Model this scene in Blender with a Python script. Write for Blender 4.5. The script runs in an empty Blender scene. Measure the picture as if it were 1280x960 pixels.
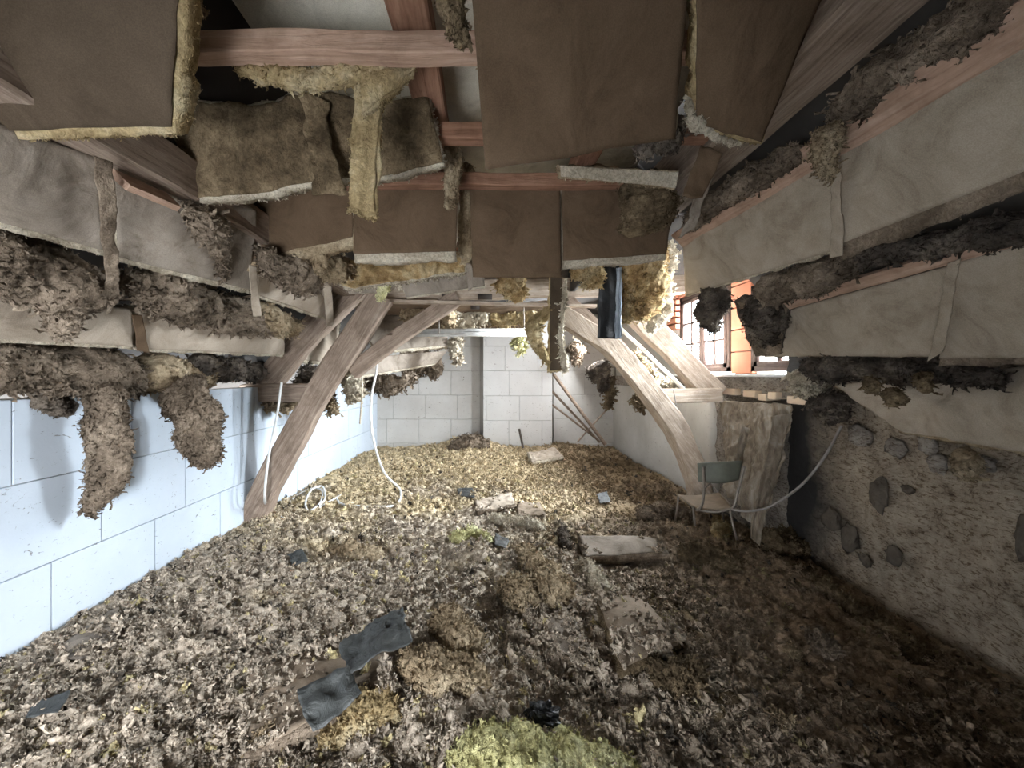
import bpy, math, random
import numpy as np
from mathutils import Vector, Matrix
random.seed(7); rng = np.random.default_rng(7)
SC = bpy.context.scene; COL = SC.collection

# ------------------------------------------------------------------ camera, world, lights, exposure
cam = bpy.data.cameras.new('camera'); cam.lens = 13.5; cam.sensor_width = 36; cam.clip_start = .02
cam.shift_x = 33/1280; cam.shift_y = -12/1280
co = bpy.data.objects.new('camera', cam); COL.objects.link(co)
co.location = (0, 0, 1.57); co.rotation_euler = (math.pi/2, 0, 0); SC.camera = co
w = bpy.data.worlds.new('sky'); SC.world = w; w.use_nodes = True
w.node_tree.nodes['Background'].inputs[0].default_value = (.88, .94, 1, 1)
w.node_tree.nodes['Background'].inputs[1].default_value = 9.0
def area(name, loc, aim, sx, sy, power, col=(1, 1, 1), spread=180):
    l = bpy.data.lights.new(name, 'AREA'); l.shape = 'RECTANGLE'; l.size = sx; l.size_y = sy
    l.energy = power; l.color = col; l.spread = math.radians(spread)
    o = bpy.data.objects.new(name, l); COL.objects.link(o); o.location = loc
    o.rotation_euler = (Vector(aim)-Vector(loc)).to_track_quat('-Z', 'Y').to_euler()
    return o
area('window_daylight', (3.1, 4.70, 2.35), (-2.3, 4.2, .3), 1.1, .9, 520, (.95, .97, 1), 120)
area('window_daylight', (3.1, 3.5, 2.15), (-2.3, 2.7, .5), .7, .8, 150, (.94, .97, 1), 120)
area('rear_fill', (-1.1, -.8, .75), (-1.9, 3, .3), 1.1, .8, 24, (.95, .97, 1), 120)  # fill light added behind the camera, through an invented opening
area('back_fill', (1.95, 7.2, 2.1), (-1.0, 6.0, .6), .5, .7, 60, (.95, .97, 1))  # fill light added inside the room for the back; no opening there
SC.view_settings.view_transform = 'Standard'; SC.view_settings.look = 'None'
SC.view_settings.gamma = 1; SC.view_settings.exposure = 0.98
SC.view_settings.use_curve_mapping = False

# ------------------------------------------------------------------ measures
F = 480.; CX = 607.; CY = 468.; H = 1.57
def W(px, py, d): return Vector(((px-CX)*d/F, d, H-(py-CY)*d/F))
def DL(px, py, o=0): return F*(2.43-o)/((CY-py)-(px-CX))       # where a sight line meets the left roof slope
def DR(px, py, o=0): return F*(2.53-o)/((CY-py)+(px-CX))       # ... the right roof slope
def L(px, py, o=0): return W(px, py, DL(px, py, o))
def R(px, py, o=0): return W(px, py, DR(px, py, o))

# ------------------------------------------------------------------ noise
def _h(ix, iy, iz, s):
    n = (ix.astype(np.int64)*374761393 + iy.astype(np.int64)*668265263 + iz.astype(np.int64)*2147483647 + s*974711) & 0xffffffff
    n = ((n ^ (n >> 13))*1274126177) & 0xffffffff
    n = ((n ^ (n >> 15))*2246822519) & 0xffffffff
    return ((n ^ (n >> 16)) & 0xffffff)/float(0xffffff)
def vn(P, s=0):
    P = np.asarray(P, float); i = np.floor(P).astype(np.int64); f = P-i; f = f*f*f*(f*(f*6-15)+10)
    r = 0
    for a in (0, 1):
        for b in (0, 1):
            for c in (0, 1):
                wt = (f[..., 0] if a else 1-f[..., 0])*(f[..., 1] if b else 1-f[..., 1])*(f[..., 2] if c else 1-f[..., 2])
                r = r + wt*_h(i[..., 0]+a, i[..., 1]+b, i[..., 2]+c, s)
    return r*2-1
def fbm(P, s=0, o=4):
    P = np.asarray(P, float); r = 0; a = 1
    for k in range(o): r = r + a*vn(P*(2.03**k)+k*7.3, s+k); a *= .5
    return r/1.6
def worley(x, y, s=0):
    ix = np.floor(x).astype(np.int64); iy = np.floor(y).astype(np.int64); best = np.full(x.shape, 9.)
    z = np.zeros_like(ix)
    for a in (-1, 0, 1):
        for b in (-1, 0, 1):
            cx = ix+a; cy = iy+b
            d = (cx+_h(cx, cy, z, s)-x)**2 + (cy+_h(cx, cy, z+1, s)-y)**2
            best = np.minimum(best, d)
    return np.sqrt(best)

# ------------------------------------------------------------------ materials
MATS = {}
def nmat(name):
    m = bpy.data.materials.new(name); m.use_nodes = True; nt = m.node_tree
    return m, nt, nt.nodes['Principled BSDF'], nt.nodes, nt.links
def noise(N, Lk, vec, scale, detail=5, rough=.6, dist=0):
    n = N.new('ShaderNodeTexNoise'); n.inputs['Scale'].default_value = scale; n.inputs['Detail'].default_value = detail
    n.inputs['Roughness'].default_value = rough; n.inputs['Distortion'].default_value = dist
    Lk.new(vec, n.inputs['Vector']); return n.outputs[0]
def ramp(N, Lk, fac, stops):
    r = N.new('ShaderNodeValToRGB'); e = r.color_ramp.elements
    while len(e) < len(stops): e.new(.5)
    for k, (p, c) in enumerate(stops): e[k].position = p; e[k].color = (*c, 1) if len(c) == 3 else c
    Lk.new(fac, r.inputs[0]); return r.outputs[0]
def mix(N, Lk, fac, a, b, mode='MIX'):
    m = N.new('ShaderNodeMix'); m.data_type = 'RGBA'; m.blend_type = mode
    if hasattr(fac, 'node'): Lk.new(fac, m.inputs[0])
    else: m.inputs[0].default_value = fac
    for s, v in ((6, a), (7, b)):
        if hasattr(v, 'node'): Lk.new(v, m.inputs[s])
        else: m.inputs[s].default_value = (*v, 1)
    return m.outputs[2]
def bump(N, Lk, b, h, strength, dist, prev=None):
    n = N.new('ShaderNodeBump'); n.inputs['Strength'].default_value = strength; n.inputs['Distance'].default_value = dist
    Lk.new(h, n.inputs['Height'])
    if prev: Lk.new(prev, n.inputs['Normal'])
    if b: Lk.new(n.outputs[0], b.inputs['Normal'])
    return n.outputs[0]
def coords(N, Lk, scale=(1, 1, 1)):
    t = N.new('ShaderNodeTexCoord'); m = N.new('ShaderNodeMapping'); m.inputs['Scale'].default_value = scale
    Lk.new(t.outputs['Object'], m.inputs[0]); return m.outputs[0]
def wool(name, dark, mid, lite, trans=.0, sc=1):
    m, nt, b, N, Lk = nmat(name); v = coords(N, Lk)
    c1 = ramp(N, Lk, noise(N, Lk, v, 5*sc, 6, .65), [(.34, dark), (.5, mid), (.64, lite)])
    g = ramp(N, Lk, noise(N, Lk, v, 70*sc, 4, .7, .6), [(.3, (.45, .43, .4)), (.6, (1.05, 1.03, 1))])
    c = mix(N, Lk, .8, c1, g, 'MULTIPLY'); Lk.new(c, b.inputs['Base Color'])
    b.inputs['Roughness'].default_value = 1; b.inputs['Specular IOR Level'].default_value = .05
    n1 = bump(N, Lk, None, noise(N, Lk, v, 28*sc, 5, .7, 1.0), .8, .02)
    bump(N, Lk, b, noise(N, Lk, v, 130*sc, 3, .7, .5), .7, .006, n1)
    if trans:
        t = N.new('ShaderNodeBsdfTranslucent'); Lk.new(c, t.inputs[0]); x = N.new('ShaderNodeMixShader')
        x.inputs[0].default_value = trans; Lk.new(b.outputs[0], x.inputs[1]); Lk.new(t.outputs[0], x.inputs[2])
        Lk.new(x.outputs[0], N['Material Output'].inputs[0])
    MATS[name] = m; return m
wool('wool_grey', (.12, .094, .070), (.24, .19, .145), (.38, .31, .24))
wool('wool_dark', (.055, .048, .043), (.15, .125, .105), (.29, .245, .20), .2)
wool('wool_tan', (.24, .175, .11), (.42, .33, .22), (.58, .48, .34), .1)
wool('wool_yellow', (.34, .25, .13), (.56, .44, .25), (.72, .62, .42), .22)
wool('wool_amber', (.27, .17, .08), (.52, .37, .19), (.74, .61, .38), .25)
wool('wool_fresh', (.50, .46, .22), (.70, .67, .36), (.82, .80, .52), .1)
wool('wool_pale', (.42, .36, .27), (.60, .53, .42), (.74, .68, .56), .15)
wool('wool_moss', (.075, .055, .034), (.16, .12, .075), (.29, .22, .14))
def kraft(name, a, bcol, grime=.5, sc=1):
    m, nt, b, N, Lk = nmat(name); v = coords(N, Lk)
    c1 = ramp(N, Lk, noise(N, Lk, v, 2.2, 6, .6, .4), [(.3, a), (.7, bcol)])
    sp = ramp(N, Lk, noise(N, Lk, v, 3.6, 9, .72, .8), [(.36, (.38, .34, .30)), (.46, (.8, .78, .75)), (.56, (1, 1, 1))])
    c = mix(N, Lk, grime, c1, sp, 'MULTIPLY')
    gr = ramp(N, Lk, noise(N, Lk, v, 260*sc, 2, .6), [(.35, (.78, .77, .75)), (.65, (1.1, 1.1, 1.1))])
    c = mix(N, Lk, .7, c, gr, 'MULTIPLY')
    Lk.new(c, b.inputs['Base Color']); b.inputs['Roughness'].default_value = .92; b.inputs['Specular IOR Level'].default_value = .15
    n1 = bump(N, Lk, None, noise(N, Lk, v, 4.5, 3, .5, 1.5), .5, .03)
    bump(N, Lk, b, noise(N, Lk, v, 220*sc, 2, .6), .35, .002, n1)
    MATS[name] = m
kraft('kraft_brown', (.10, .066, .040), (.165, .112, .072), .35)
kraft('kraft_dark', (.066, .048, .032), (.105, .078, .054), .35)
kraft('kraft_beige', (.33, .275, .215), (.47, .40, .325), .45)
kraft('kraft_grey', (.22, .185, .15), (.36, .31, .26), .75)
kraft('underlay', (.60, .55, .45), (.72, .68, .58), .35)
kraft('dusty_board', (.20, .155, .115), (.33, .265, .20), .8)
def wood(name, a, bcol, c3):
    m, nt, b, N, Lk = nmat(name); v = coords(N, Lk, (1.2, 16, 16)); v2 = coords(N, Lk)
    g = noise(N, Lk, v, 2.2, 8, .7, .8)
    c = ramp(N, Lk, g, [(.3, a), (.5, bcol), (.7, c3)])
    st = ramp(N, Lk, noise(N, Lk, v2, 5, 6, .7), [(.35, (.5, .46, .42)), (.55, (1, 1, 1))])
    Lk.new(mix(N, Lk, .6, c, st, 'MULTIPLY'), b.inputs['Base Color'])
    b.inputs['Roughness'].default_value = .85; b.inputs['Specular IOR Level'].default_value = .2
    bump(N, Lk, b, g, .8, .012); MATS[name] = m
wood('oak_old', (.16, .115, .085), (.29, .22, .17), (.42, .34, .27))
wood('oak_pale', (.30, .23, .17), (.46, .37, .29), (.62, .53, .44))
wood('pine_red', (.17, .085, .05), (.29, .155, .10), (.38, .22, .15))
wood('pine_pink', (.33, .21, .15), (.45, .30, .22), (.54, .39, .30))
wood('lath_white', (.62, .60, .56), (.74, .73, .70), (.82, .81, .79))
def plaster(name, a, bcol, spots=.5, bs=.3):
    m, nt, b, N, Lk = nmat(name); t = N.new('ShaderNodeNewGeometry'); v = t.outputs['Position']
    c = ramp(N, Lk, noise(N, Lk, v, 1.6, 5, .6), [(.35, a), (.65, bcol)])
    mp = N.new('ShaderNodeMapping'); mp.inputs['Scale'].default_value = (1, 1, 1.7); Lk.new(v, mp.inputs[0])
    s = ramp(N, Lk, noise(N, Lk, mp.outputs[0], 15, 6, .72, 1.6), [(.0, (.22, .18, .15)), (.34, (.3, .25, .2)), (.375, (1, 1, 1))])
    c = mix(N, Lk, spots, c, s, 'MULTIPLY')
    Lk.new(c, b.inputs['Base Color']); b.inputs['Roughness'].default_value = .9
    bump(N, Lk, b, noise(N, Lk, v, 60, 4, .6), bs, .003); MATS[name] = m
plaster('gypsum_block', (.43, .485, .545), (.49, .545, .61), .9)
plaster('gypsum_pier', (.53, .525, .51), (.60, .595, .58), 1.0)
plaster('gypsum_back', (.46, .44, .41), (.56, .545, .515), 1.0)
plaster('plaster_white', (.50, .48, .44), (.62, .60, .565), .9)
plaster('mortar', (.36, .34, .31), (.44, .42, .39), .5)
plaster('mortar_dark', (.20, .17, .14), (.36, .32, .27), .7)
plaster('terracotta', (.52, .20, .12), (.64, .29, .19), .4)
plaster('brick_pale', (.62, .47, .34), (.72, .58, .44), .5)
plaster('roof_dark', (.035, .03, .028), (.07, .06, .05), .3)
def masonry(name, stops, dark_end=False):
    m, nt, b, N, Lk = nmat(name); t = N.new('ShaderNodeNewGeometry'); v = t.outputs['Position']
    c = ramp(N, Lk, noise(N, Lk, v, 7, 10, .78, .5), stops)
    mp = N.new('ShaderNodeMapping'); mp.inputs['Rotation'].default_value = (.6, 0, 0); mp.inputs['Scale'].default_value = (1, 1, 2.6); Lk.new(v, mp.inputs[0])
    pits = ramp(N, Lk, noise(N, Lk, mp.outputs[0], 26, 6, .72, .8), [(.39, (.30, .24, .18)), (.49, (1, 1, 1))])
    c = mix(N, Lk, .85, c, pits, 'MULTIPLY')
    if dark_end:                                   # wall colour darkens towards the corner beside the hanging film
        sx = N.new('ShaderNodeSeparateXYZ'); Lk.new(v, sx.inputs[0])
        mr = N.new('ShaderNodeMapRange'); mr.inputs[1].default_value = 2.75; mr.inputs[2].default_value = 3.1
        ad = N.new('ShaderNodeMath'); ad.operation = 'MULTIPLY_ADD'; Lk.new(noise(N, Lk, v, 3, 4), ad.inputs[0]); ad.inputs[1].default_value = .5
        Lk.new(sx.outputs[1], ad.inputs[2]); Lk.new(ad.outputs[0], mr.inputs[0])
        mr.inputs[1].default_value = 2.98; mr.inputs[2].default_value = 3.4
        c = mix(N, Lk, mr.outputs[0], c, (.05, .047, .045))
    Lk.new(c, b.inputs['Base Color']); b.inputs['Roughness'].default_value = .95; b.inputs['Specular IOR Level'].default_value = .1
    n1 = bump(N, Lk, None, noise(N, Lk, v, 34, 8, .75, .6), 1.0, .02)
    bump(N, Lk, b, noise(N, Lk, v, 120, 4, .7), .6, .004, n1); MATS[name] = m
masonry('rubble_render', [(.36, (.15, .115, .085)), (.45, (.38, .31, .235)), (.65, (.56, .475, .375))], True)
masonry('rubble_grey', [(.3, (.16, .14, .12)), (.5, (.34, .30, .26)), (.7, (.50, .45, .39))])
def simple(name, c, rough=.6, metal=0, bs=0, bsc=20, spec=.5):
    m, nt, b, N, Lk = nmat(name); v = coords(N, Lk)
    k = ramp(N, Lk, noise(N, Lk, v, 12, 5, .6), [(.35, tuple(x*.75 for x in c)), (.65, c)])
    Lk.new(k, b.inputs['Base Color']); b.inputs['Roughness'].default_value = rough; b.inputs['Metallic'].default_value = metal
    b.inputs['Specular IOR Level'].default_value = spec
    if bs: bump(N, Lk, b, noise(N, Lk, v, bsc, 5, .6, 1), bs, .02)
    MATS[name] = m
simple('black_film', (.022, .024, .027), .38, 0, .5, 18)
simple('slate_film', (.058, .062, .060), .55, 0, .8, 14)
simple('foil', (.55, .62, .70), .35, .4, .9, 30)
simple('white_paint', (.72, .71, .68), .6)
simple('cable_white', (.72, .72, .70), .5)
simple('cable_grey', (.30, .27, .25), .6)
simple('steel_dusty', (.26, .225, .19), .5, .35)
simple('chair_green', (.13, .135, .105), .6)
simple('chair_seat', (.32, .25, .18), .8, 0, .4, 40)
simple('window_wood', (.13, .085, .07), .7)
simple('fleck', (.07, .055, .045), .9)
simple('dusty_film', (.48, .42, .35), .6, 0, .9, 9)
def film(name, c):
    m, nt, b, N, Lk = nmat(name); v = coords(N, Lk, (1, 1, .35))
    k = ramp(N, Lk, noise(N, Lk, v, 9, 8, .7, 1.2), [(.3, (.13, .10, .075)), (.5, c), (.7, (.55, .50, .43))])
    Lk.new(k, b.inputs['Base Color']); b.inputs['Roughness'].default_value = .75
    t = N.new('ShaderNodeBsdfTranslucent'); Lk.new(k, t.inputs[0]); x = N.new('ShaderNodeMixShader')
    x.inputs[0].default_value = .3; Lk.new(b.outputs[0], x.inputs[1]); Lk.new(t.outputs[0], x.inputs[2])
    Lk.new(x.outputs[0], N['Material Output'].inputs[0]); bump(N, Lk, b, noise(N, Lk, v, 22, 6, .7, 1), .8, .02)
    MATS[name] = m
film('film', (.34, .275, .205))
m, nt, b, N, Lk = nmat('glass'); N.remove(b)
g1 = N.new('ShaderNodeBsdfTransparent'); g1.inputs[0].default_value = (.9, .93, .95, 1); g2 = N.new('ShaderNodeBsdfGlossy'); g2.inputs['Roughness'].default_value = .05
gx = N.new('ShaderNodeMixShader'); gx.inputs[0].default_value = .06; Lk.new(g1.outputs[0], gx.inputs[1]); Lk.new(g2.outputs[0], gx.inputs[2])
Lk.new(gx.outputs[0], N['Material Output'].inputs[0]); MATS['glass'] = m
# litter carpet and its tufts
def litter(name, attr):
    m, nt, b, N, Lk = nmat(name); t = N.new('ShaderNodeNewGeometry'); v = t.outputs['Position']
    if attr:
        a = N.new('ShaderNodeAttribute'); a.attribute_type = 'INSTANCER'; a.attribute_name = 'tint'; c = a.outputs['Color']
    else:
        a = N.new('ShaderNodeAttribute'); a.attribute_type = 'GEOMETRY'; a.attribute_name = 'tint'; c = a.outputs['Color']
    g = ramp(N, Lk, noise(N, Lk, v, 60, 5, .7, .8), [(.32, (.5, .47, .43)), (.62, (1.1, 1.08, 1.05))])
    c = mix(N, Lk, .85, c, g, 'MULTIPLY'); Lk.new(c, b.inputs['Base Color'])
    b.inputs['Roughness'].default_value = 1; b.inputs['Specular IOR Level'].default_value = .05
    bump(N, Lk, b, noise(N, Lk, v, 110, 5, .75, .8), .8, .008); MATS[name] = m
litter('litter_bed', False); litter('litter_tuft', True)

# ------------------------------------------------------------------ object helpers
def mesh(name, V, Fc, mat, smooth=True):
    me = bpy.data.meshes.new(name); V = np.asarray(V, dtype=np.float32)
    if isinstance(Fc, np.ndarray):
        n, k = Fc.shape; me.vertices.add(len(V)); me.vertices.foreach_set('co', V.ravel())
        me.loops.add(n*k); me.loops.foreach_set('vertex_index', Fc.astype(np.int32).ravel())
        me.polygons.add(n); me.polygons.foreach_set('loop_start', np.arange(0, n*k, k, dtype=np.int32))
    else: me.from_pydata([tuple(map(float, v)) for v in V], [], Fc)
    me.update(calc_edges=True); me.validate()
    me.materials.append(MATS[mat] if isinstance(mat, str) else mat)
    if smooth: me.polygons.foreach_set('use_smooth', np.ones(len(me.polygons), bool))
    return me
def put(name, me, parent=None, loc=None):
    o = bpy.data.objects.new(name, me); COL.objects.link(o)
    if parent is not None:
        o.parent = parent
    if loc is not None: o.location = loc
    return o
def tag(o, label, cat, group=None, kind=None):
    if label: o['label'] = label
    if cat: o['category'] = cat
    if group: o['group'] = group
    if kind: o['kind'] = kind
    return o
def thing(name, label, cat, loc, group=None):
    o = bpy.data.objects.new(name, None); COL.objects.link(o); o.location = loc; o.empty_display_size = .1
    return tag(o, label, cat, group)
def part(name, V, Fc, mat, root, smooth=True):       # V in world metres, root an unrotated Empty
    V = np.asarray(V, float)
    if root is not None and root.type == 'EMPTY' or (root is not None and root.type == 'MESH'):
        off = np.array(root.location); r = root
        while r.parent is not None: r = r.parent; off = off+np.array(r.location)
        V = V-off
    return put(name, mesh(name, V, Fc, mat, smooth), root)
def merge(parts):
    Vs, Fs, n = [], [], 0
    for V, Fc in parts:
        Vs.append(V); Fs.append(Fc+n); n += len(V)
    return np.concatenate(Vs), np.concatenate(Fs)
BOXF = np.array([(0, 3, 2, 1), (4, 5, 6, 7), (0, 1, 5, 4), (1, 2, 6, 5), (2, 3, 7, 6), (3, 0, 4, 7)])
def box(lo, hi):
    x0, y0, z0 = lo; x1, y1, z1 = hi
    return np.array([(x0, y0, z0), (x1, y0, z0), (x1, y1, z0), (x0, y1, z0), (x0, y0, z1), (x1, y0, z1), (x1, y1, z1), (x0, y1, z1)], float), BOXF
def bevbox(lo, hi, b):
    """box with every edge chamfered: 24 corners"""
    lo = np.array(lo, float); hi = np.array(hi, float); V = []; idx = {}
    for sx in (0, 1):
        for sy in (0, 1):
            for sz in (0, 1):
                c = [(lo, hi)[s][k] for k, s in enumerate((sx, sy, sz))]; inw = [b if s == 0 else -b for s in (sx, sy, sz)]
                for ax in range(3):
                    p = [c[k]+(0 if k == ax else inw[k]) for k in range(3)]; idx[(sx, sy, sz, ax)] = len(V); V.append(p)
    Fc = []
    for ax in range(3):
        o = [k for k in range(3) if k != ax]
        for s in (0, 1):
            q = []
            for a, c in ((0, 0), (1, 0), (1, 1), (0, 1)):
                k = [0, 0, 0]; k[ax] = s; k[o[0]] = a; k[o[1]] = c; q.append(idx[(*k, ax)])
            Fc.append(q)
        for a in (0, 1):
            for c in (0, 1):
                k0 = [0]*3; k0[o[0]] = a; k0[o[1]] = c; k1 = list(k0); k1[ax] = 1
                Fc.append([idx[(*k0, o[0])], idx[(*k1, o[0])], idx[(*k1, o[1])], idx[(*k0, o[1])]])
    for sx in (0, 1):
        for sy in (0, 1):
            for sz in (0, 1): Fc.append([idx[(sx, sy, sz, 0)], idx[(sx, sy, sz, 1)], idx[(sx, sy, sz, 2)]])
    me = bpy.data.meshes.new('t'); import bmesh as B
    me.from_pydata(V, [], Fc); bm = B.new(); bm.from_mesh(me); B.ops.recalc_face_normals(bm, faces=bm.faces)
    Fc = [[v.index for v in f.verts] for f in bm.faces]; bm.free(); bpy.data.meshes.remove(me)
    return V, Fc
def frames(P):
    P = np.asarray(P, float); T = np.gradient(P, axis=0); T /= np.linalg.norm(T, axis=1)[:, None]+1e-9
    up = np.array([0, 0, 1.]) if abs(T[0][2]) < .9 else np.array([0, 1., 0])
    A = []; a = np.cross(up, T[0]); a /= np.linalg.norm(a)
    for t in T:
        a = a-t*np.dot(a, t); a /= np.linalg.norm(a)+1e-9; A.append(a.copy())
    A = np.array(A); return T, A, np.cross(T, A)
def spline(pts, n):
    P = np.array([tuple(p) for p in pts], float)
    if len(P) == 2: t = np.linspace(0, 1, n)[:, None]; return P[0]*(1-t)+P[1]*t
    Q = np.vstack([2*P[0]-P[1], P, 2*P[-1]-P[-2]]); out = []
    for s in np.linspace(0, len(P)-1-1e-6, n):
        i = int(s); t = s-i; a, b_, c, d = Q[i:i+4]
        out.append(.5*((2*b_)+(-a+c)*t+(2*a-5*b_+4*c-d)*t*t+(-a+3*b_-3*c+d)*t**3))
    return np.array(out)
def tubefaces(n, M):
    i = np.arange(n-1)[:, None]; j = np.arange(M)[None]
    a = i*M+j; b_ = i*M+(j+1) % M
    return np.stack([a, b_, b_+M, a+M], -1).reshape(-1, 4)
def tube(pts, r, n=40, M=8):
    P = spline(pts, n); T, A, B = frames(P); th = np.linspace(0, 2*np.pi, M, endpoint=False)
    rr = np.interp(np.linspace(0, 1, n), np.linspace(0, 1, len(r)), r) if hasattr(r, '__len__') else np.full(n, r)
    V = P[:, None]+rr[:, None, None]*(np.cos(th)[None, :, None]*A[:, None]+np.sin(th)[None, :, None]*B[:, None])
    V = V.reshape(-1, 3); Fc = tubefaces(n, M); k = len(V)
    V = np.vstack([V, P[:1], P[-1:]]); j = np.arange(M)
    c0 = np.stack([j, np.full(M, k), (j+1) % M, (j+1) % M], -1)[:, [1, 0, 0, 2]]
    caps = [[k, (a+1) % M, a, a] for a in range(0)]
    return V, Fc
def timber_geo(pts, w, h, n=26, seed=0, wob=.006, roll=0., taper=None):
    P = spline(pts, n); T, A, B = frames(P)
    c, s = math.cos(roll), math.sin(roll); A, B = A*c+B*s, B*c-A*s
    ch = .12; sec = []
    for (a, b_) in ((1, 1-ch), (1-ch, 1), (0, 1), (-1+ch, 1), (-1, 1-ch), (-1, 0), (-1, -1+ch), (-1+ch, -1), (0, -1), (1-ch, -1), (1, -1+ch), (1, 0)): sec.append((a, b_))
    sec = np.array(sec)[::-1]; M = len(sec)
    V = P[:, None]+A[:, None]*(sec[None, :, :1]*w/2)+B[:, None]*(sec[None, :, 1:]*h/2)
    nz = np.stack([fbm(V*np.array([3, 3, 3])+seed*11.3, 5+k, 3) for k in range(3)], -1)
    nf = np.stack([fbm(V*14+seed*5.3, 15+k, 2) for k in range(3)], -1)
    V = (V+nz*wob*1.6+nf*wob*.5).reshape(-1, 3); Fc = [list(map(int, f)) for f in tubefaces(n, M)]
    Fc.append(list(range(M))[::-1]); Fc.append([len(V)-M+k for k in range(M)]); return V, Fc
def timber(name, pts, w, h, mat, root=None, seed=0, roll=0., wob=.006, n=26):
    """straight or bent beam; its object's X axis runs along it so that the grain does too"""
    V, Fc = timber_geo(pts, w, h, n, seed, wob, roll)
    p0 = Vector(pts[0]); d = (Vector(pts[-1])-p0).normalized(); q = d.to_track_quat('X', 'Z')
    off = Vector((0, 0, 0)) if root is None else Vector(root.location)
    Mi = q.to_matrix().inverted(); Vl = (np.asarray(V)-np.array(p0)) @ np.array(Mi).T
    o = put(name, mesh(name, Vl, Fc, mat, False), root); o.location = p0-off; o.rotation_mode = 'QUATERNION'; o.rotation_quaternion = q
    return o
def flakes(P, Nn, size, seed=0, curl=1.2, down=.0):
    """curled tatters rooted at the points P: arrays of one joined mesh"""
    r = np.random.default_rng(seed); n = len(P)
    D = Nn+r.normal(0, .95, (n, 3))+np.array([0, 0, -down]); D /= np.linalg.norm(D, axis=1)[:, None]+1e-9
    S = np.cross(D, r.normal(0, 1, (n, 3))); S /= np.linalg.norm(S, axis=1)[:, None]+1e-9; U = np.cross(D, S)
    sz = size*r.uniform(.4, 1.5, n); wd = sz*r.uniform(.12, .5, n); cu = curl*r.uniform(.3, 1.4, n)
    ls = np.array([0, .35, .7, 1.]); ws = np.array([-1, 0, 1.]); V = np.zeros((n, 4, 3, 3))
    for i, l in enumerate(ls):
        ang = cu*l; a = np.sin(ang)/cu; b_ = (1-np.cos(ang))/cu
        wi = wd*(1-.55*l)*(1 if i else .6)
        for j, q in enumerate(ws):
            jit = r.normal(0, .10, (n, 3))*sz[:, None]
            V[:, i, j] = P-D*sz[:, None]*.12+D*(sz*a)[:, None]+U*(sz*b_)[:, None]+S*(q*wi*.5)[:, None]+U*((1-q*q)*wi*.25)[:, None]+jit
    base = np.arange(n)[:, None]*12; q = []
    for i in range(3):
        for j in range(2): q.append([i*3+j, i*3+j+1, (i+1)*3+j+1, (i+1)*3+j])
    Fc = (base[:, None]+np.array(q)[None]).reshape(-1, 4); return V.reshape(-1, 3), Fc
def blob_geo(pts, rad, flat=(1, 1), n=40, M=36, nf=300, fs=.035, seed=0, amp=.45, down=.4, scale=1.):
    n = int(n*1.7); M = int(M*1.7)
    P = spline(pts, n); T, A, B = frames(P); th = np.linspace(0, 2*np.pi, M, endpoint=False)
    t = np.linspace(0, 1, n); rr = np.interp(t, np.linspace(0, 1, len(rad)), rad)
    rr = rr*np.clip(np.minimum(t, 1-t)*9+.0004, 0, 1)**.5; R0 = float(np.max(rad))
    P = P+np.stack([vn(np.stack([t*4+seed, t*0, t*0+a], -1), seed) for a in range(3)], -1)*R0*.25
    dirv = np.cos(th)[None, :, None]*A[:, None]*flat[0]+np.sin(th)[None, :, None]*B[:, None]*flat[1]
    Q = P[:, None]+rr[:, None, None]*dirv; sc = .75/max(R0, .03)*scale; Qd = Q*np.array([1, 1, .7 if down > 0 else 1])
    rid = 1-np.abs(fbm(Qd*sc*2.6+seed*1.7, seed+5, 4))*2.2; fine = 1-2*np.abs(fbm(Qd*42+seed, seed+9, 3))
    k = .9+amp*1.1*fbm(Qd*sc*.8+seed*3.1, seed, 4)+amp*.32*rid
    V = P[:, None]+(rr[:, None]*k)[..., None]*dirv+dirv*(.009*fine)[..., None]
    V = V+np.stack([fbm(Qd*26+50*a+seed, seed+a, 3) for a in range(3)], -1)*.013
    Vf = V.reshape(-1, 3); out = [(Vf, tubefaces(n, M))]
    if nf:
        nf = int(nf*(2.2 if down > 0 else 2.6))
        r = np.random.default_rng(seed+1); i = r.integers(1, n-1, nf); j = r.integers(0, M, nf)
        out.append(flakes(V[i, j], dirv[i, j], fs*(.55 if down > 0 else .85), seed+2, down=down, curl=2.4))
        m_ = nf//8; out.append(flakes(V[i[:m_], j[:m_]], dirv[i[:m_], j[:m_]], fs*1.1, seed+12, down=down*1.5, curl=1.6))
    return merge(out)
def wool_thing(name, label, cat, pts, rad, mat, group=None, base=None, parts2=None, **kw):
    V, Fc = blob_geo(pts, rad, **kw); loc = Vector(base) if base is not None else Vector(np.mean([tuple(p) for p in pts], axis=0))
    o = put(name, mesh(name, V-np.array(loc), Fc, mat)); o.location = loc; tag(o, label, cat, group); return o
def shell(Pf, Pb):
    nv, nu = Pf.shape[:2]; N1 = nv*nu; V = np.concatenate([Pf.reshape(-1, 3), Pb.reshape(-1, 3)])
    i = np.arange(nv-1)[:, None]; j = np.arange(nu-1)[None]; a = i*nu+j
    f = np.stack([a, a+nu, a+nu+1, a+1], -1).reshape(-1, 4); bk = f[:, ::-1]+N1; out = [f, bk]
    def side(idx):
        a, b_ = idx[:-1], idx[1:]; return np.stack([a, b_, b_+N1, a+N1], -1)
    top = np.arange(nu); bot = (nv-1)*nu+np.arange(nu); lf = np.arange(nv)*nu; rt = lf+nu-1
    out += [side(top), side(bot)[:, ::-1], side(lf)[:, ::-1], side(rt)]
    return V, np.concatenate(out)
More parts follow.
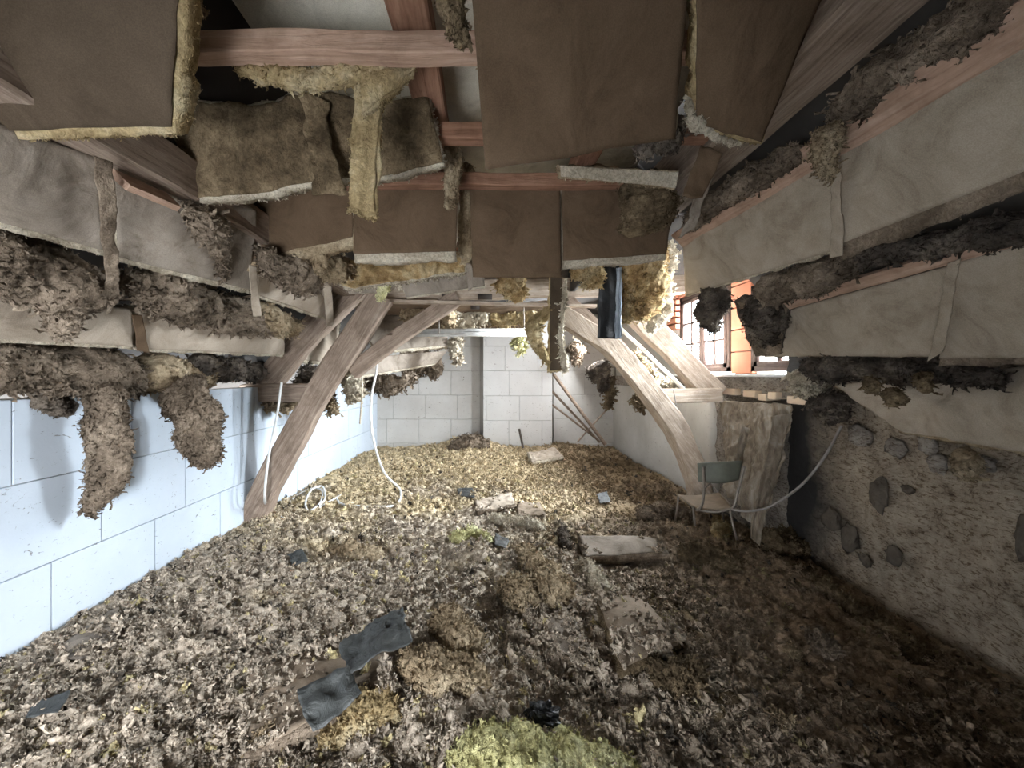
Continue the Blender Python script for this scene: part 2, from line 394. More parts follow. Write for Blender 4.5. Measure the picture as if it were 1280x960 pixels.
def surf(c4, U, Vv, nrm, bow, rough, seed, fold=0, wr=0):
    TL, TR, BR, BL = [np.array(c) for c in c4]
    P = (TL*(1-U)[..., None]+TR*U[..., None])*(1-Vv)[..., None]+(BL*(1-U)[..., None]+BR*U[..., None])*Vv[..., None]
    k = -bow*np.sin(np.pi*np.clip(U, 0, 1))*np.sin(np.pi*np.clip(Vv, 0, 1))+rough*fbm(P*3.2+seed*2.7, seed, 4)
    if fold: k = k+fold*np.sin(U*(14+3*vn(np.stack([Vv*2, U*0, U*0+seed], -1)))+seed+1.5*fbm(P*4, seed+3, 2))*(.35+.65*Vv)
    if wr: k = k+wr*(np.abs(fbm(P*9+seed, seed+5, 3))-.3)
    return P+nrm*k[..., None]
def batt(name, label, cat, c4, group=None, face='kraft_beige', core='wool_tan', thick=.07, bow=.02, rough=.02, rag=(0, 0, 0, 0),
         out=(0, 0, 0, 0), res=.022, edge=0, fs=.03, seed=0, fold=0, wr=.006, kind='batt', seam=None):
    """insulation batt: a paper facing on the room side over a wool core; rag / out are left, top, right, bottom"""
    c4 = [Vector(c) for c in c4]; TL, TR, BR, BL = c4
    nrm = (TR-TL).cross(BL-TL).normalized(); nn = np.array(nrm)
    w = max((TR-TL).length, (BR-BL).length); h = max((BL-TL).length, (BR-TR).length)
    nu = int(min(90, max(10, w/res))); nv = int(min(70, max(8, h/res)))
    loc = (BL+BR)/2; root = thing(name, label, cat, loc, group)
    def grid(extra, rg, sd):
        u = np.linspace(0, 1, nu+1); v = np.linspace(0, 1, nv+1); Vv, U = np.meshgrid(v, u, indexing='ij')
        def e(t, s, f): return fbm(np.stack([t*f, t*0+s, t*0], -1), sd+s, 4)
        l = rg[0]*(e(Vv, 1, h*9)*.5+.5)/w-extra[0]/w; r_ = 1-rg[2]*(e(Vv, 2, h*9)*.5+.5)/w+extra[2]/w
        t = rg[1]*(e(U, 3, w*9)*.5+.5)/h-extra[1]/h; bt = 1-rg[3]*(e(U, 4, w*9)*.5+.5)/h+extra[3]/h
        return l+(r_-l)*U, t+(bt-t)*Vv
    made = []
    if face:
        U, Vv = grid((0, 0, 0, 0), rag, seed); P = surf(c4, U, Vv, nn, bow, rough, seed, fold, wr)
        V, Fc = shell(P, P+nn*.004); made.append(part('paper_facing', V, Fc, face, root))
    if core:
        U, Vv = grid(out, [x*.6 for x in rag], seed+40); P = surf(c4, U, Vv, nn, bow, rough, seed, fold, wr)+nn*.008
        jag = np.stack([fbm(P*16+9*k+seed, seed+k, 3) for k in range(3)], -1); eu = np.minimum(np.minimum(U, 1-U)*w, np.minimum(Vv, 1-Vv)*h)
        am = np.clip(1-eu/.05, 0, 1)[..., None]*.014+(.0 if face else .02)
        Pf = P+jag*am; Pb = P+nn*thick+jag[::-1, ::-1]*.02
        V, Fc = shell(Pf, Pb); g = [(V, Fc)]
        if edge:
            edge = int(edge*2.4); fs = fs*.55; r = np.random.default_rng(seed+3); e_ = []; d_ = []
            for k in range(edge):
                s = r.choice(4, p=[.2, .1, .2, .5]); q = r.random()
                if s == 0: i, j, dd = int(q*nv), 0, TL-TR
                elif s == 1: i, j, dd = 0, int(q*nu), TL-BL
                elif s == 2: i, j, dd = int(q*nv), nu, TR-TL
                else: i, j, dd = nv, int(q*nu), BL-TL
                b_ = r.random(); e_.append(Pf[i, j]*(1-b_)+Pb[i, j]*b_); d_.append(np.array(dd.normalized()))
            g.append(flakes(np.array(e_), np.array(d_), fs, seed+4, down=.4, curl=2.4))
        V, Fc = merge(g); part('wool_core', V, Fc, core, root)
    return root
def sheet(name, label, cat, c4, mat, seed=0, rough=.03, fold=0, wr=.02, rag=(.03, .03, .03, .03), res=.018, bow=0, group=None, th=.003):
    c4 = [Vector(c) for c in c4]; TL, TR, BR, BL = c4; nn = np.array((TR-TL).cross(BL-TL).normalized())
    w = max((TR-TL).length, (BR-BL).length); h = max((BL-TL).length, (BR-TR).length)
    nu = int(min(90, max(10, w/res))); nv = int(min(90, max(8, h/res)))
    u = np.linspace(0, 1, nu+1); v = np.linspace(0, 1, nv+1); Vv, U = np.meshgrid(v, u, indexing='ij')
    def e(t, s, f): return (fbm(np.stack([t*f, t*0+s, t*0], -1), seed+s, 4)*.5+.5)
    l = rag[0]*e(Vv, 1, h*12)/w; r_ = 1-rag[2]*e(Vv, 2, h*12)/w; t = rag[1]*e(U, 3, w*12)/h; bt = 1-rag[3]*e(U, 4, w*12)/h
    U2 = l+(r_-l)*U; V2 = t+(bt-t)*Vv; P = surf(c4, U2, V2, nn, bow, rough, seed, fold, wr)
    V, Fc = shell(P, P+nn*th); loc = (BL+BR)/2
    o = put(name, mesh(name, V-np.array(loc), Fc, mat)); o.location = loc; return tag(o, label, cat, group)

# ------------------------------------------------------------------ ground relief
def seen(px, py, z=0.05):
    d = F*(H-z)/(py-CY); return (px-CX)*d/F, d
MOUNDS = [(*seen(590, 552, .2), .24, .55), (*seen(690, 745, .1), .15, .30), (*seen(640, 700, .1), .05, .35), (*seen(560, 815, .1), .10, .28),
          (*seen(840, 672, .1), .10, .35), (*seen(900, 690, .1), .10, .45), (*seen(760, 800, .1), .04, .3), (*seen(590, 690, .1), .06, .2),
          (*seen(500, 880, .1), .06, .25), (*seen(640, 950, .1), .10, .25), (*seen(700, 560, .1), .10, .7), (*seen(480, 575, .1), .06, .6),
          (*seen(980, 720, .1), .06, .3), (*seen(850, 850, .1), .06, .25)]
def ground(x, y):
    x = np.asarray(x, float); y = np.asarray(y, float); z = .045+.0*x
    for (mx, my, a, r) in MOUNDS: z = z+a*np.exp(-((x-mx)**2+(y-my)**2)/(r*r))
    P = np.stack([x, y, x*0], -1); z = z+.035*fbm(P*1.3, 3, 3)+.018*fbm(P*4.5, 8, 2); return z
def relief(x, y):
    P = np.stack([x, y, x*0], -1); wx = x+.03*vn(P*11, 21); wy = y+.03*vn(P*11+9, 22)
    smooth = np.clip((x-1.0)*.9, 0, .65)
    a = (.6-worley(wx*9, wy*9, 3))*.062*(1-smooth*.6); b_ = (.6-worley(wx*23+5, wy*23, 4))*.028
    return a*(1+.6*vn(P*3, 30))+b_+.012*fbm(P*16, 33, 3)
def gz(x, y): return float(ground(np.array(x), np.array(y)))
def G(px, py):
    z = .08
    for _ in range(12): x, d = seen(px, py, z); z = .5*z+.5*gz(x, d)
    return Vector((x, d, z))
def tint(x, y, r):
    """dust and fibre colours of the torn wool, by place"""
    P = np.stack([x, y, x*0], -1); n = fbm(P*1.4, 60, 3); n2 = fbm(P*5, 64, 3); q = r.random(x.shape)
    yel = np.clip((y-2.9)/2.0+n*.9+n2*.5-.15-np.clip(x-1.6, 0, 2)*.5, 0, 1)[..., None]
    brn = np.clip((x-.55)/1.1+n*.3, 0, 1)[..., None]
    grey = np.array([.56, .485, .40]); cream = np.array([.66, .55, .37]); brown = np.array([.25, .18, .115])
    c = grey*(1-yel)+cream*yel; c = c*(1-brn*.8)+brown*brn*.8
    k = (.8+.4*q)[..., None]; c = c*k
    c = np.where((q > .955)[..., None], np.array([.66, .57, .34])*(1-.5*brn), c)
    c = np.where((q < .025)[..., None], np.array([.12, .105, .09]), c)
    return np.clip(c, .02, .85)
def setcol(me, c):
    a = me.attributes.new('tint', 'FLOAT_COLOR', 'POINT'); a.data.foreach_set('color', np.concatenate([c, np.ones((len(c), 1))], 1).astype(np.float32).ravel())

# ================================================================== THE SETTING
def structure(name, V, Fc, mat, loc=(0, 0, 0), smooth=False):
    o = put(name, mesh(name, V, Fc, mat, smooth)); o.location = loc; o['kind'] = 'structure'; return o
V, Fc = box((-3.0, -.7, -.1), (3.0, 8.3, 0)); structure('floor', V, Fc, 'roof_dark')
# left wall of gypsum blocks
A0 = Vector((-2.57, 2.03, 0)); ang = math.atan2(5.97, .30); wl_len = 9.0; s0 = -2.7
V, Fc = box((s0, .0, -.02), (6.3, .12, 1.435)); wl = structure('wall_left', V, Fc, 'mortar'); wl.location = A0; wl.rotation_euler = (0, 0, ang)
BM = {}
def block(root, x0, x1, z0, z1, mat, yy=-.018, name='block'):
    key = (round(x1-x0, 3), round(z1-z0, 3), mat)
    if key not in BM:
        v, f = bevbox((0, 0, 0), (x1-x0, .03, z1-z0), .004); BM[key] = mesh('block', v, f, mat, False)
    o = put(name, BM[key], root); o.location = (x0, yy+random.uniform(-.0015, .0015), z0); return o
g = .0022
for r_, (z0, z1, ph) in enumerate(((.0, .47, .22), (.47, .97, .50), (.97, 1.435, .04))):
    x = ph-.667*4
    while x < 6.2:
        a, b_ = max(x, s0)+g, min(x+.667, 6.25)-g
        if b_-a > .05: block(wl, a, b_, z0+g, z1-g, 'gypsum_block')
        x += .667
# back wall
V, Fc = box((-2.7, 8.0, -.02), (2.9, 8.15, 3.1)); wb = structure('wall_back', V, Fc, 'mortar')
def X8(px, d=8.): return (px-CX)*d/F
def bwrow(z0, z1, cuts, x0, x1, y, mat):
    xs = [x0]+[c for c in sorted(cuts) if x0+.03 < c < x1-.03]+[x1]
    for a, b_ in zip(xs, xs[1:]): block(wb, a+g, b_-g, z0+g, z1-g, mat, y)
rows = ((.0, .14), (.14, .64), (.64, 1.14), (1.14, 1.64), (1.64, 2.14), (2.14, 2.64))
off = (492, 484, 492, 484, 496, 484)
for (z0, z1), o_ in zip(rows, off): bwrow(z0, z1, [X8(o_)+.667*k for k in range(-3, 8)], -2.45, X8(600), 7.975, 'gypsum_back')
for (z0, z1), o_ in zip(rows, (649, 636, 649, 636, 631, 649)): bwrow(z0, z1, [X8(o_, 7.75)+.667*k for k in range(-1, 3)], X8(604, 7.75), X8(690, 7.75), 7.72, 'gypsum_pier')
V, Fc = box((X8(604, 7.75)+.01, 7.735, 0), (X8(690, 7.75)-.01, 8.0, 2.7)); part('pier', V, Fc, 'mortar', wb, False)
for (z0, z1), o_ in zip(rows, (716, 730, 712, 730, 716, 730)): bwrow(z0, z1, [X8(o_)+.667*k for k in range(-1, 3)], X8(690)+.02, 2.66, 7.975, 'gypsum_back')
# right side, far part: white plastered knee wall with a beam on it
def rgrid(y0, y1, z0, z1, xf, amp, fr, seed, ny, nz):
    Y, Z = np.meshgrid(np.linspace(y0, y1, ny), np.linspace(z0, z1, nz), indexing='xy')
    P = np.stack([Y*0, Y, Z], -1); Xs = xf-amp*fbm(P*fr, seed, 5); Xs = Xs-amp*.5*np.abs(fbm(P*fr*3.1, seed+7, 4))
    Pf = np.stack([Xs, Y, Z], -1)[:, ::-1]; Pb = Pf.copy(); Pb[..., 0] = xf+.18; return shell(Pf, Pb)
V, Fc = rgrid(4.5, 8.05, -.02, 1.38, 2.65, .02, 1.5, 2, 60, 24); structure('wall_right', V, Fc, 'plaster_white', smooth=True)
V, Fc = rgrid(5.28, 8.05, 1.38, 2.8, 2.72, .02, 2.5, 4, 50, 24); structure('wall_right', V, Fc, 'plaster_white', smooth=True)
V, Fc = rgrid(3.3, 4.5, -.02, 1.40, 2.72, .05, 3.0, 5, 70, 80); wr_ = structure('wall_right', V, Fc, 'rubble_grey', smooth=True)
V, Fc = rgrid(-.7, 3.34, -.02, 1.95, 2.64, .045, 3.2, 9, 330, 150); wr1 = structure('wall_right', V, Fc, 'rubble_render', smooth=True)
V, Fc = rgrid(2.95, 8.0, 1.36, 1.545, 2.62, .015, 3.0, 12, 160, 12); wp = structure('trim_1', V, Fc, 'rubble_grey', smooth=True)
V, Fc = box((2.52, 2.95, 1.545), (2.95, 5.3, 1.572)); structure('trim_2', V, Fc, 'white_paint')
def stone(root, px, py, wpx, hpx, mat='rubble_grey', X=2.60):
    d = F*X/(px-CX); c = W(px, py, d); ry = wpx*d/F*d/X*.5*1.0; rz = hpx*d/F*.5
    th, ph = np.meshgrid(np.linspace(0, 2*np.pi, 14, endpoint=False), np.linspace(.05, np.pi-.05, 9)); D = np.stack([np.cos(ph), np.sin(ph)*np.cos(th), np.sin(ph)*np.sin(th)], -1)
    k = 1+.55*fbm(D*2.0+px*.1, int(px), 4)+.3*fbm(D*6+px, 3, 2); Vx = D*k[..., None]*np.array([.022, ry*.9, rz*.9])+np.array(c); V = Vx.reshape(-1, 3)
    Fq = [list(map(int, f)) for f in tubefaces(9, 14)]; Fq += [list(range(14))[::-1], [8*14+i for i in range(14)]]
    part('stone', V, Fq, mat, root)
simple('stone_dark', (.15, .125, .10), .95, 0, .8, 30, .1)
for s in ((1099, 618, 24, 52), (1040, 650, 22, 30), (1062, 672, 22, 34), (1116, 693, 22, 26), (1082, 700, 16, 18), (1278, 672, 18, 56), (1135, 612, 18, 12), (1172, 580, 30, 30),
          (1075, 545, 34, 30), (1120, 560, 30, 28), (1160, 556, 26, 30), (1030, 505, 36, 26), (1230, 580, 34, 22)): stone(wr1, *s, mat='stone_dark' if s[1] > 600 else 'rubble_grey', X=2.60 if s[1] > 600 else 2.61)
for (a, b_, yy) in ((903, 921, 489), (931, 946, 492), (950, 960, 496), (962, 972, 494), (986, 1014, 500)):     # pale bricks under the plate
    d = F*2.60/((a+b_)/2-CX); y0 = F*2.58/(b_-CX); y1 = F*2.58/(a-CX); zc = H-(yy-CY)*d/F
    V, Fc = bevbox((2.56, y0, zc-.035), (2.70, y1, zc+.03), .006); part('brick', V, Fc, 'brick_pale', wr_, False)
# windows in the right wall
def window(name, y0, y1, z0, z1, ncase, handle):
    V, Fc = merge([box((2.66, y0, z0), (2.74, y0+.05, z1)), box((2.66, y1-.05, z0), (2.74, y1, z1)), box((2.66, y0, z0), (2.74, y1, z0+.05)), box((2.66, y0, z1-.05), (2.74, y1, z1))])
    fr = structure(name, V, Fc, 'window_wood'); w_ = (y1-y0-.1)/ncase
    for c in range(ncase):
        a = y0+.05+c*w_; b_ = a+w_; s = .045; lo, hi = z0+.05, z1-.05
        V, Fc = merge([box((2.65, a, lo), (2.70, a+s, hi)), box((2.65, b_-s, lo), (2.70, b_, hi)), box((2.65, a, lo), (2.70, b_, lo+s)), box((2.65, a, hi-s), (2.70, b_, hi))])
        ca = part('casement', V, Fc, 'window_wood', fr, False); m_ = (a+b_)/2; n = 3; hh = (hi-lo-2*s)/n
        V, Fc = box((2.66, m_-.011, lo+s), (2.69, m_+.011, hi-s)); part('muntin', V, Fc, 'window_wood', ca, False)
        for k in range(n):
            if k: V, Fc = box((2.66, a+s, lo+s+k*hh-.011), (2.69, b_-s, lo+s+k*hh+.011)); part('muntin', V, Fc, 'window_wood', ca, False)
            for (p, q) in ((a+s, m_-.011), (m_+.011, b_-s)):
                V, Fc = box((2.672, p, lo+s+k*hh+.008), (2.678, q, lo+s+(k+1)*hh-.008)); part('pane', V, Fc, 'glass', ca, False)
    if handle:
        V, Fc = tube([(2.64, handle, z0+.46), (2.60, handle, z0+.46), (2.60, handle, z0+.34), (2.61, handle, z0+.32)], .009, 12, 6); part('window_handle', V, Fc, 'steel_dusty', fr)
window('window_1', 4.19, 5.26, 1.60, 2.60, 2, 4.78)
window('window_2', 3.12, 3.85, 1.60, 2.45, 1, None)
# brick pier between the windows, bricks above and left of window 1
V, Fc = box((2.72, 3.85, 1.57), (2.9, 4.19, 2.8)); pier = structure('wall_right', V, Fc, 'mortar_dark')
for k in range(5):
    V, Fc = bevbox((2.67, 3.86, 1.58+k*.235), (2.8, 4.18, 1.805+k*.235), .006); part('brick', V, Fc, 'terracotta', pier, False)
V, Fc = box((2.74, 2.9, 2.60), (2.9, 5.28, 2.8)); hd = structure('wall_right', V, Fc, 'mortar_dark')
V, Fc = box((2.74, 2.9, 2.45), (2.9, 3.86, 2.62)); structure('wall_right', V, Fc, 'mortar_dark')
for k in range(7):
    z = 2.20+k*.085
    V, Fc = bevbox((2.62, 5.30, z), (2.74, 5.72, z+.062), .005); part('brick', V, Fc, 'terracotta', hd, False)
for j in range(11):
    V, Fc = bevbox((2.66, 2.95+j*.215, 2.62), (2.78, 3.155+j*.215, 2.7), .005); part('brick', V, Fc, 'terracotta', hd, False)
# roof deck: left slope, top, right slope, far ceiling
def deck(name, x0, z0, x1, z1, y0, y1, mat, t=.06, sgn=1):
    d = Vector((x1-x0, 0, z1-z0)).normalized(); n = Vector((-d.z, 0, d.x))*sgn*t; q = [(x0, y0, z0), (x1, y0, z1), (x1, y1, z1), (x0, y1, z0)]
    V = np.array(q+[(a+n.x, b_, c+n.z) for a, b_, c in q]); return structure(name, V, BOXF, mat)
deck('roof_left', -2.8, 1.42, -1.0, 3.22, -.7, 8.1, 'roof_dark'); deck('ceiling', -1.05, 3.12, 1.12, 3.12, -.7, 4.45, 'underlay')
deck('roof_right', 1.0, 3.32, 2.9, 1.42, -.7, 2.95, 'roof_dark'); deck('roof_right', .9, 2.82, 2.95, 2.82, 2.9, 8.1, 'roof_dark')
deck('ceiling', -1.75, 2.50, .95, 2.50, 4.45, 8.1, 'roof_dark'); V, Fc = box((-1.8, 4.42, 2.48), (.98, 4.47, 3.2)); structure('wall_front', V, Fc, 'dusty_board')
V, Fc = box((.95, 2.9, 2.5), (1.0, 8.1, 3.4)); structure('wall_front', V, Fc, 'roof_dark')
V, Fc = box((.95, 2.9, 2.8), (2.9, 2.96, 3.3)); structure('wall_front', V, Fc, 'roof_dark')
V, Fc = merge([box((-3, -.72, 0), (-1.75, -.62, 3.2)), box((-.45, -.72, 0), (3, -.62, 3.3)), box((-1.75, -.72, 1.2), (-.45, -.62, 3.2))]); structure('wall_rear', V, Fc, 'rubble_grey')  # low opening at left added to let fill light in

# ------------------------------------------------------------------ litter of torn glass wool
y = [.95]
while y[-1] < 8.0: y.append(y[-1]+.0052*max(y[-1], 1.3))
y = np.array(y); x = np.linspace(-2.62, 2.66, 430); X, Y = np.meshgrid(x, y); XL = -2.57+(Y-2.03)*.0503+.006; X = XL+(X+2.62)/5.28*(2.61-XL)
Z = ground(X, Y)+relief(X, Y); Z[X > 2.45] -= .0
V = np.stack([X, Y, np.maximum(Z, .006)], -1).reshape(-1, 3); nu = len(x); i = np.arange(len(y)-1)[:, None]; j = np.arange(nu-1)[None]; a = i*nu+j
me = mesh('wool_litter', V, np.stack([a, a+1, a+nu+1, a+nu], -1).reshape(-1, 4), 'litter_bed')
cr = np.clip((relief(X, Y)+.01)/.035, .0, 1).reshape(-1)
c = tint(X.ravel(), Y.ravel(), type('r', (), {'random': lambda self, s: fbm(np.stack([X.ravel()*9, Y.ravel()*9, X.ravel()*0], -1), 77, 3)*.5+.5})())
setcol(me, c); lit = put('wool_litter', me)
tag(lit, 'grey and cream carpet of torn glass wool covering the whole attic floor', 'insulation litter', kind='stuff')
# tufts: shapes instanced on points lying on the bed
TC = bpy.data.collections.new('tufts')
def tuft(seed):
    th, ph = np.meshgrid(np.linspace(0, 2*np.pi, 9, endpoint=False), np.linspace(.15, np.pi-.15, 6)); D = np.stack([np.sin(ph)*np.cos(th), np.sin(ph)*np.sin(th), np.cos(ph)], -1)
    k = .55*(1+.6*fbm(D*1.8+seed*9.1, seed, 3)); P = D*k[..., None]*np.array([1.2, .8, .55]); V = P.reshape(-1, 3)
    F4 = [list(map(int, f)) for f in tubefaces(6, 9)]+[list(range(9))[::-1], [45+q for q in range(9)]]
    r = np.random.default_rng(seed); idx = r.integers(0, len(V), 16); nd = V[idx]/np.linalg.norm(V[idx], axis=1)[:, None]*np.array([1, 1, .6])
    fv, ff = flakes(V[idx]*.6, nd, 1.15, seed+5, 2.2); n0 = len(V)
    return np.vstack([V, fv]), F4+[[int(q)+n0 for q in f] for f in ff]
for s in range(8):
    v, f = tuft(s); o = bpy.data.objects.new('tuft', mesh('tuft', v, f, 'litter_tuft')); TC.objects.link(o)
n = 62000; u = rng.random(n); ty = .98*(7.95/.98)**(u**.88); tx = rng.uniform(-2.58, 2.56, n)
dens = .55+.45*fbm(np.stack([tx*2, ty*2, tx*0], -1), 90, 3)-.35*np.clip((tx-.9)/.8, 0, 1); keep = rng.random(n) < dens+.25; keep &= tx > -2.57+(ty-2.03)*.0503+.03; tx, ty = tx[keep], ty[keep]; n = len(tx)
tz = ground(tx, ty)+relief(tx, ty)
SPR = [((722, 684), (826, 686), (838, 704), (730, 708), 60, .11), ((744, 764), (796, 758), (862, 822), (778, 862), 160, .12), ((676, 788), (722, 790), (762, 868), (700, 838), 170, .09),
       ((300, 850), (470, 800), (500, 880), (300, 965), 500, .085), ((60, 820), (150, 760), (185, 780), (90, 850), 150, .05), ((592, 636), (640, 626), (646, 640), (596, 648), 25, .09), ((800, 735), (846, 745), (930, 900), (860, 905), 500, .05)]
for q0, q1, q2, q3, k_, hz in SPR:
    a_, b_ = rng.random(k_)**1.0, rng.random(k_); ed = rng.random(k_) < .5; a_ = np.where(ed & (b_ > .5), np.round(a_)*.94+.03, a_); b_ = np.where(ed & (b_ <= .5), np.round(b_*2)*.94+.03, b_)
    pxs = (q0[0]*(1-a_)+q1[0]*a_)*(1-b_)+(q3[0]*(1-a_)+q2[0]*a_)*b_; pys = (q0[1]*(1-a_)+q1[1]*a_)*(1-b_)+(q3[1]*(1-a_)+q2[1]*a_)*b_
    for X_, Y_ in zip(pxs, pys): p_ = G(X_, Y_); tx = np.append(tx, p_.x); ty = np.append(ty, p_.y); tz = np.append(tz, p_.z+hz-.012)
n = len(tx)
me = bpy.data.meshes.new('torn_tufts'); me.vertices.add(n); me.vertices.foreach_set('co', np.stack([tx, ty, np.maximum(tz, .012)+.004], -1).astype(np.float32).ravel())
setcol(me, tint(tx, ty, rng))
sz = np.exp(rng.normal(-4.35, .50, n))*(1+.25*(ty > 4)); a = me.attributes.new('siz', 'FLOAT', 'POINT'); a.data.foreach_set('value', np.clip(sz, .005, .048).astype(np.float32))
a = me.attributes.new('rot', 'FLOAT_VECTOR', 'POINT'); a.data.foreach_set('vector', (rng.normal(0, 1, (n, 3))*np.array([.5, .5, 6])).astype(np.float32).ravel())
a = me.attributes.new('pick', 'INT', 'POINT'); a.data.foreach_set('value', rng.integers(0, 8, n).astype(np.int32))
tf = put('torn_tufts', me); tag(tf, 'countless small curled tufts of torn glass wool strewn over the floor', 'insulation litter', kind='stuff')
ng = bpy.data.node_groups.new('tufts', 'GeometryNodeTree'); ng.interface.new_socket('Geometry', in_out='INPUT', socket_type='NodeSocketGeometry'); ng.interface.new_socket('Geometry', in_out='OUTPUT', socket_type='NodeSocketGeometry')
gi = ng.nodes.new('NodeGroupInput'); go = ng.nodes.new('NodeGroupOutput'); mp = ng.nodes.new('GeometryNodeMeshToPoints'); ip = ng.nodes.new('GeometryNodeInstanceOnPoints'); ci = ng.nodes.new('GeometryNodeCollectionInfo')
ci.inputs['Collection'].default_value = TC; ci.inputs['Separate Children'].default_value = True; ci.inputs['Reset Children'].default_value = True
def na(nm, t): q = ng.nodes.new('GeometryNodeInputNamedAttribute'); q.data_type = t; q.inputs[0].default_value = nm; return q.outputs['Attribute']
ip.inputs['Pick Instance'].default_value = True; e2r = ng.nodes.new('FunctionNodeEulerToRotation'); l_ = ng.links.new
l_(gi.outputs[0], mp.inputs[0]); l_(mp.outputs[0], ip.inputs['Points']); l_(ci.outputs[0], ip.inputs['Instance']); l_(na('pick', 'INT'), ip.inputs['Instance Index'])
l_(na('rot', 'FLOAT_VECTOR'), e2r.inputs[0]); l_(e2r.outputs[0], ip.inputs['Rotation']); l_(na('siz', 'FLOAT'), ip.inputs['Scale']); l_(ip.outputs[0], go.inputs[0])
md = tf.modifiers.new('tufts', 'NODES'); md.node_group = ng

# ================================================================== TIMBERS
def beam(name, label, pts, w, h, mat, seed, cat='beam', group=None, roll=0., wob=.006, n=26):
    o = timber(name, pts, w, h, mat, None, seed, roll, wob, n); return tag(o, label, cat, group)
# cross joists of the middle ceiling
for k, (z, yy, lab, x0, x1) in enumerate(((2.785, 1.43, 'reddish joist crossing under the pale roof underlay, nearest one at top of photo', -1.25, 1.12),
        (2.785, 1.94, 'short visible joist between hanging yellow wool strip and big brown panel', -1.3, 1.12),
        (2.785, 2.42, 'joist from which the middle row of brown batts hangs', -1.35, 1.12), (2.785, 2.93, 'small joist seen in slot left of the middle brown batts', -1.4, 1.12))):
    beam('ceiling_joist', lab, [(x0, yy, z), (x1, yy, z)], .075, .08, 'pine_pink' if k < 1 else 'pine_red', 30+k)
beam('roof_rafter', 'reddish rafter running lengthwise under the cream roof underlay', [(-.28, .6, 2.93), (-.27, 4.3, 2.93)], .15, .11, 'pine_red', 40)
beam('roof_rafter', 'reddish lengthwise rafter hidden mostly above the big brown panel', [(.62, .6, 2.93), (.62, 4.3, 2.93)], .13, .11, 'pine_red', 41)
beam('purlin', 'long brown purlin above the left slope behind sagging batts', [(-1.5, -.5, 2.52), (-1.5, 4.2, 2.52)], .16, .2, 'oak_old', 42, wob=.01)
beam('purlin', 'long smooth brown purlin running down the right slope from top of photo', [(1.27, -.5, 2.87), (1.27, 2.88, 2.85)], .26, .26, 'oak_old', 43, wob=.006)
beam('roof_batten', 'reddish batten along top of upper beige batts on right slope', [R(1400, -46, .06), R(848, 300, .06)], .12, .03, 'pine_pink', 44, 'batten', roll=.78)
beam('roof_batten', 'pinkish batten along top of second beige batt row on right slope', [R(1400, 256, .05), R(985, 380, .05)], .07, .03, 'pine_pink', 45, 'batten', roll=.78)
beam('roof_batten', 'short pinkish batten behind torn batt on left slope', [L(150, 224, .16), L(214, 252, .16)], .03, .1, 'pine_pink', 46, 'batten', roll=-.78)
# the truss
tr = thing('timber_truss', 'old oak roof truss spanning the attic, slanted struts and collar beam', 'roof truss', (0, 4.15, 0))
timber('strut', [W(312, 660, 4.02), W(345, 590, 4.03), W(400, 490, 4.06), W(478, 370, 4.1)], .25, .22, 'oak_old', tr, 50, roll=.15, wob=.014)
timber('strut', [W(876, 628, 4.12), W(868, 590, 4.12), W(846, 538, 4.13), W(806, 482, 4.15), W(762, 434, 4.18), W(700, 392, 4.2)], .2, .27, 'oak_pale', tr, 51, roll=-.1, wob=.014, n=40)
timber('principal_rafter', [W(305, 512, 4.28), W(380, 425, 4.3), W(452, 352, 4.32)], .24, .26, 'oak_old', tr, 52, roll=.1, wob=.012)
timber('principal_rafter', [W(892, 494, 4.22), W(800, 396, 4.35), W(728, 322, 4.35)], .22, .24, 'oak_pale', tr, 53, wob=.012)
timber('tie_piece', [W(306, 491, 4.22), W(395, 490, 4.22)], .18, .19, 'oak_old', tr, 54)
timber('tie_piece', [W(822, 495, 4.15), W(897, 494, 4.15)], .18, .15, 'oak_pale', tr, 55)
timber('collar_beam', [W(440, 366, 4.36), W(855, 356, 4.36)], .12, .21, 'oak_pale', tr, 56, wob=.009)
timber('collar_plank', [W(484, 377, 4.2), W(745, 383, 4.2)], .09, .035, 'oak_pale', tr, 57, wob=.004)
timber('brace', [W(440, 466, 4.22), W(500, 420, 4.24), W(572, 372, 4.28)], .14, .17, 'oak_old', tr, 58, wob=.01)
timber('brace', [W(700, 372, 4.42), W(775, 440, 4.42)], .12, .2, 'oak_old', tr, 59, wob=.01)
timber('wall_post', [W(318, 494, 4.3), W(316, 655, 4.3)], .1, .12, 'oak_old', tr, 60)
for (px, py) in ((486, 418), (489, 418), (397, 484)):
    V, Fc = tube([W(px, py, 4.12), W(px, py, 4.3)], .011, 3, 8); part('peg', V, Fc, 'oak_pale', tr)
for (px, py, wx) in ((557, 370, .09), (563, 370, .03), (606, 371, .16), (594, 383, .1)):
    V, Fc = box((X8(px, 4.29)-wx/2, 4.285, H-(py-CY)*4.29/F-.03), (X8(px, 4.29)+wx/2, 4.31, H-(py-CY)*4.29/F+.03)); part('mortise', V, Fc, 'fleck', tr, False)  # dark plates on the beam stand in for shade inside the slots
beam('white_board', 'white painted board slanting behind the right rafter near window', [W(768, 404, 4.72), W(856, 488, 4.62)], .13, .04, 'lath_white', 61, 'board', roll=.2)
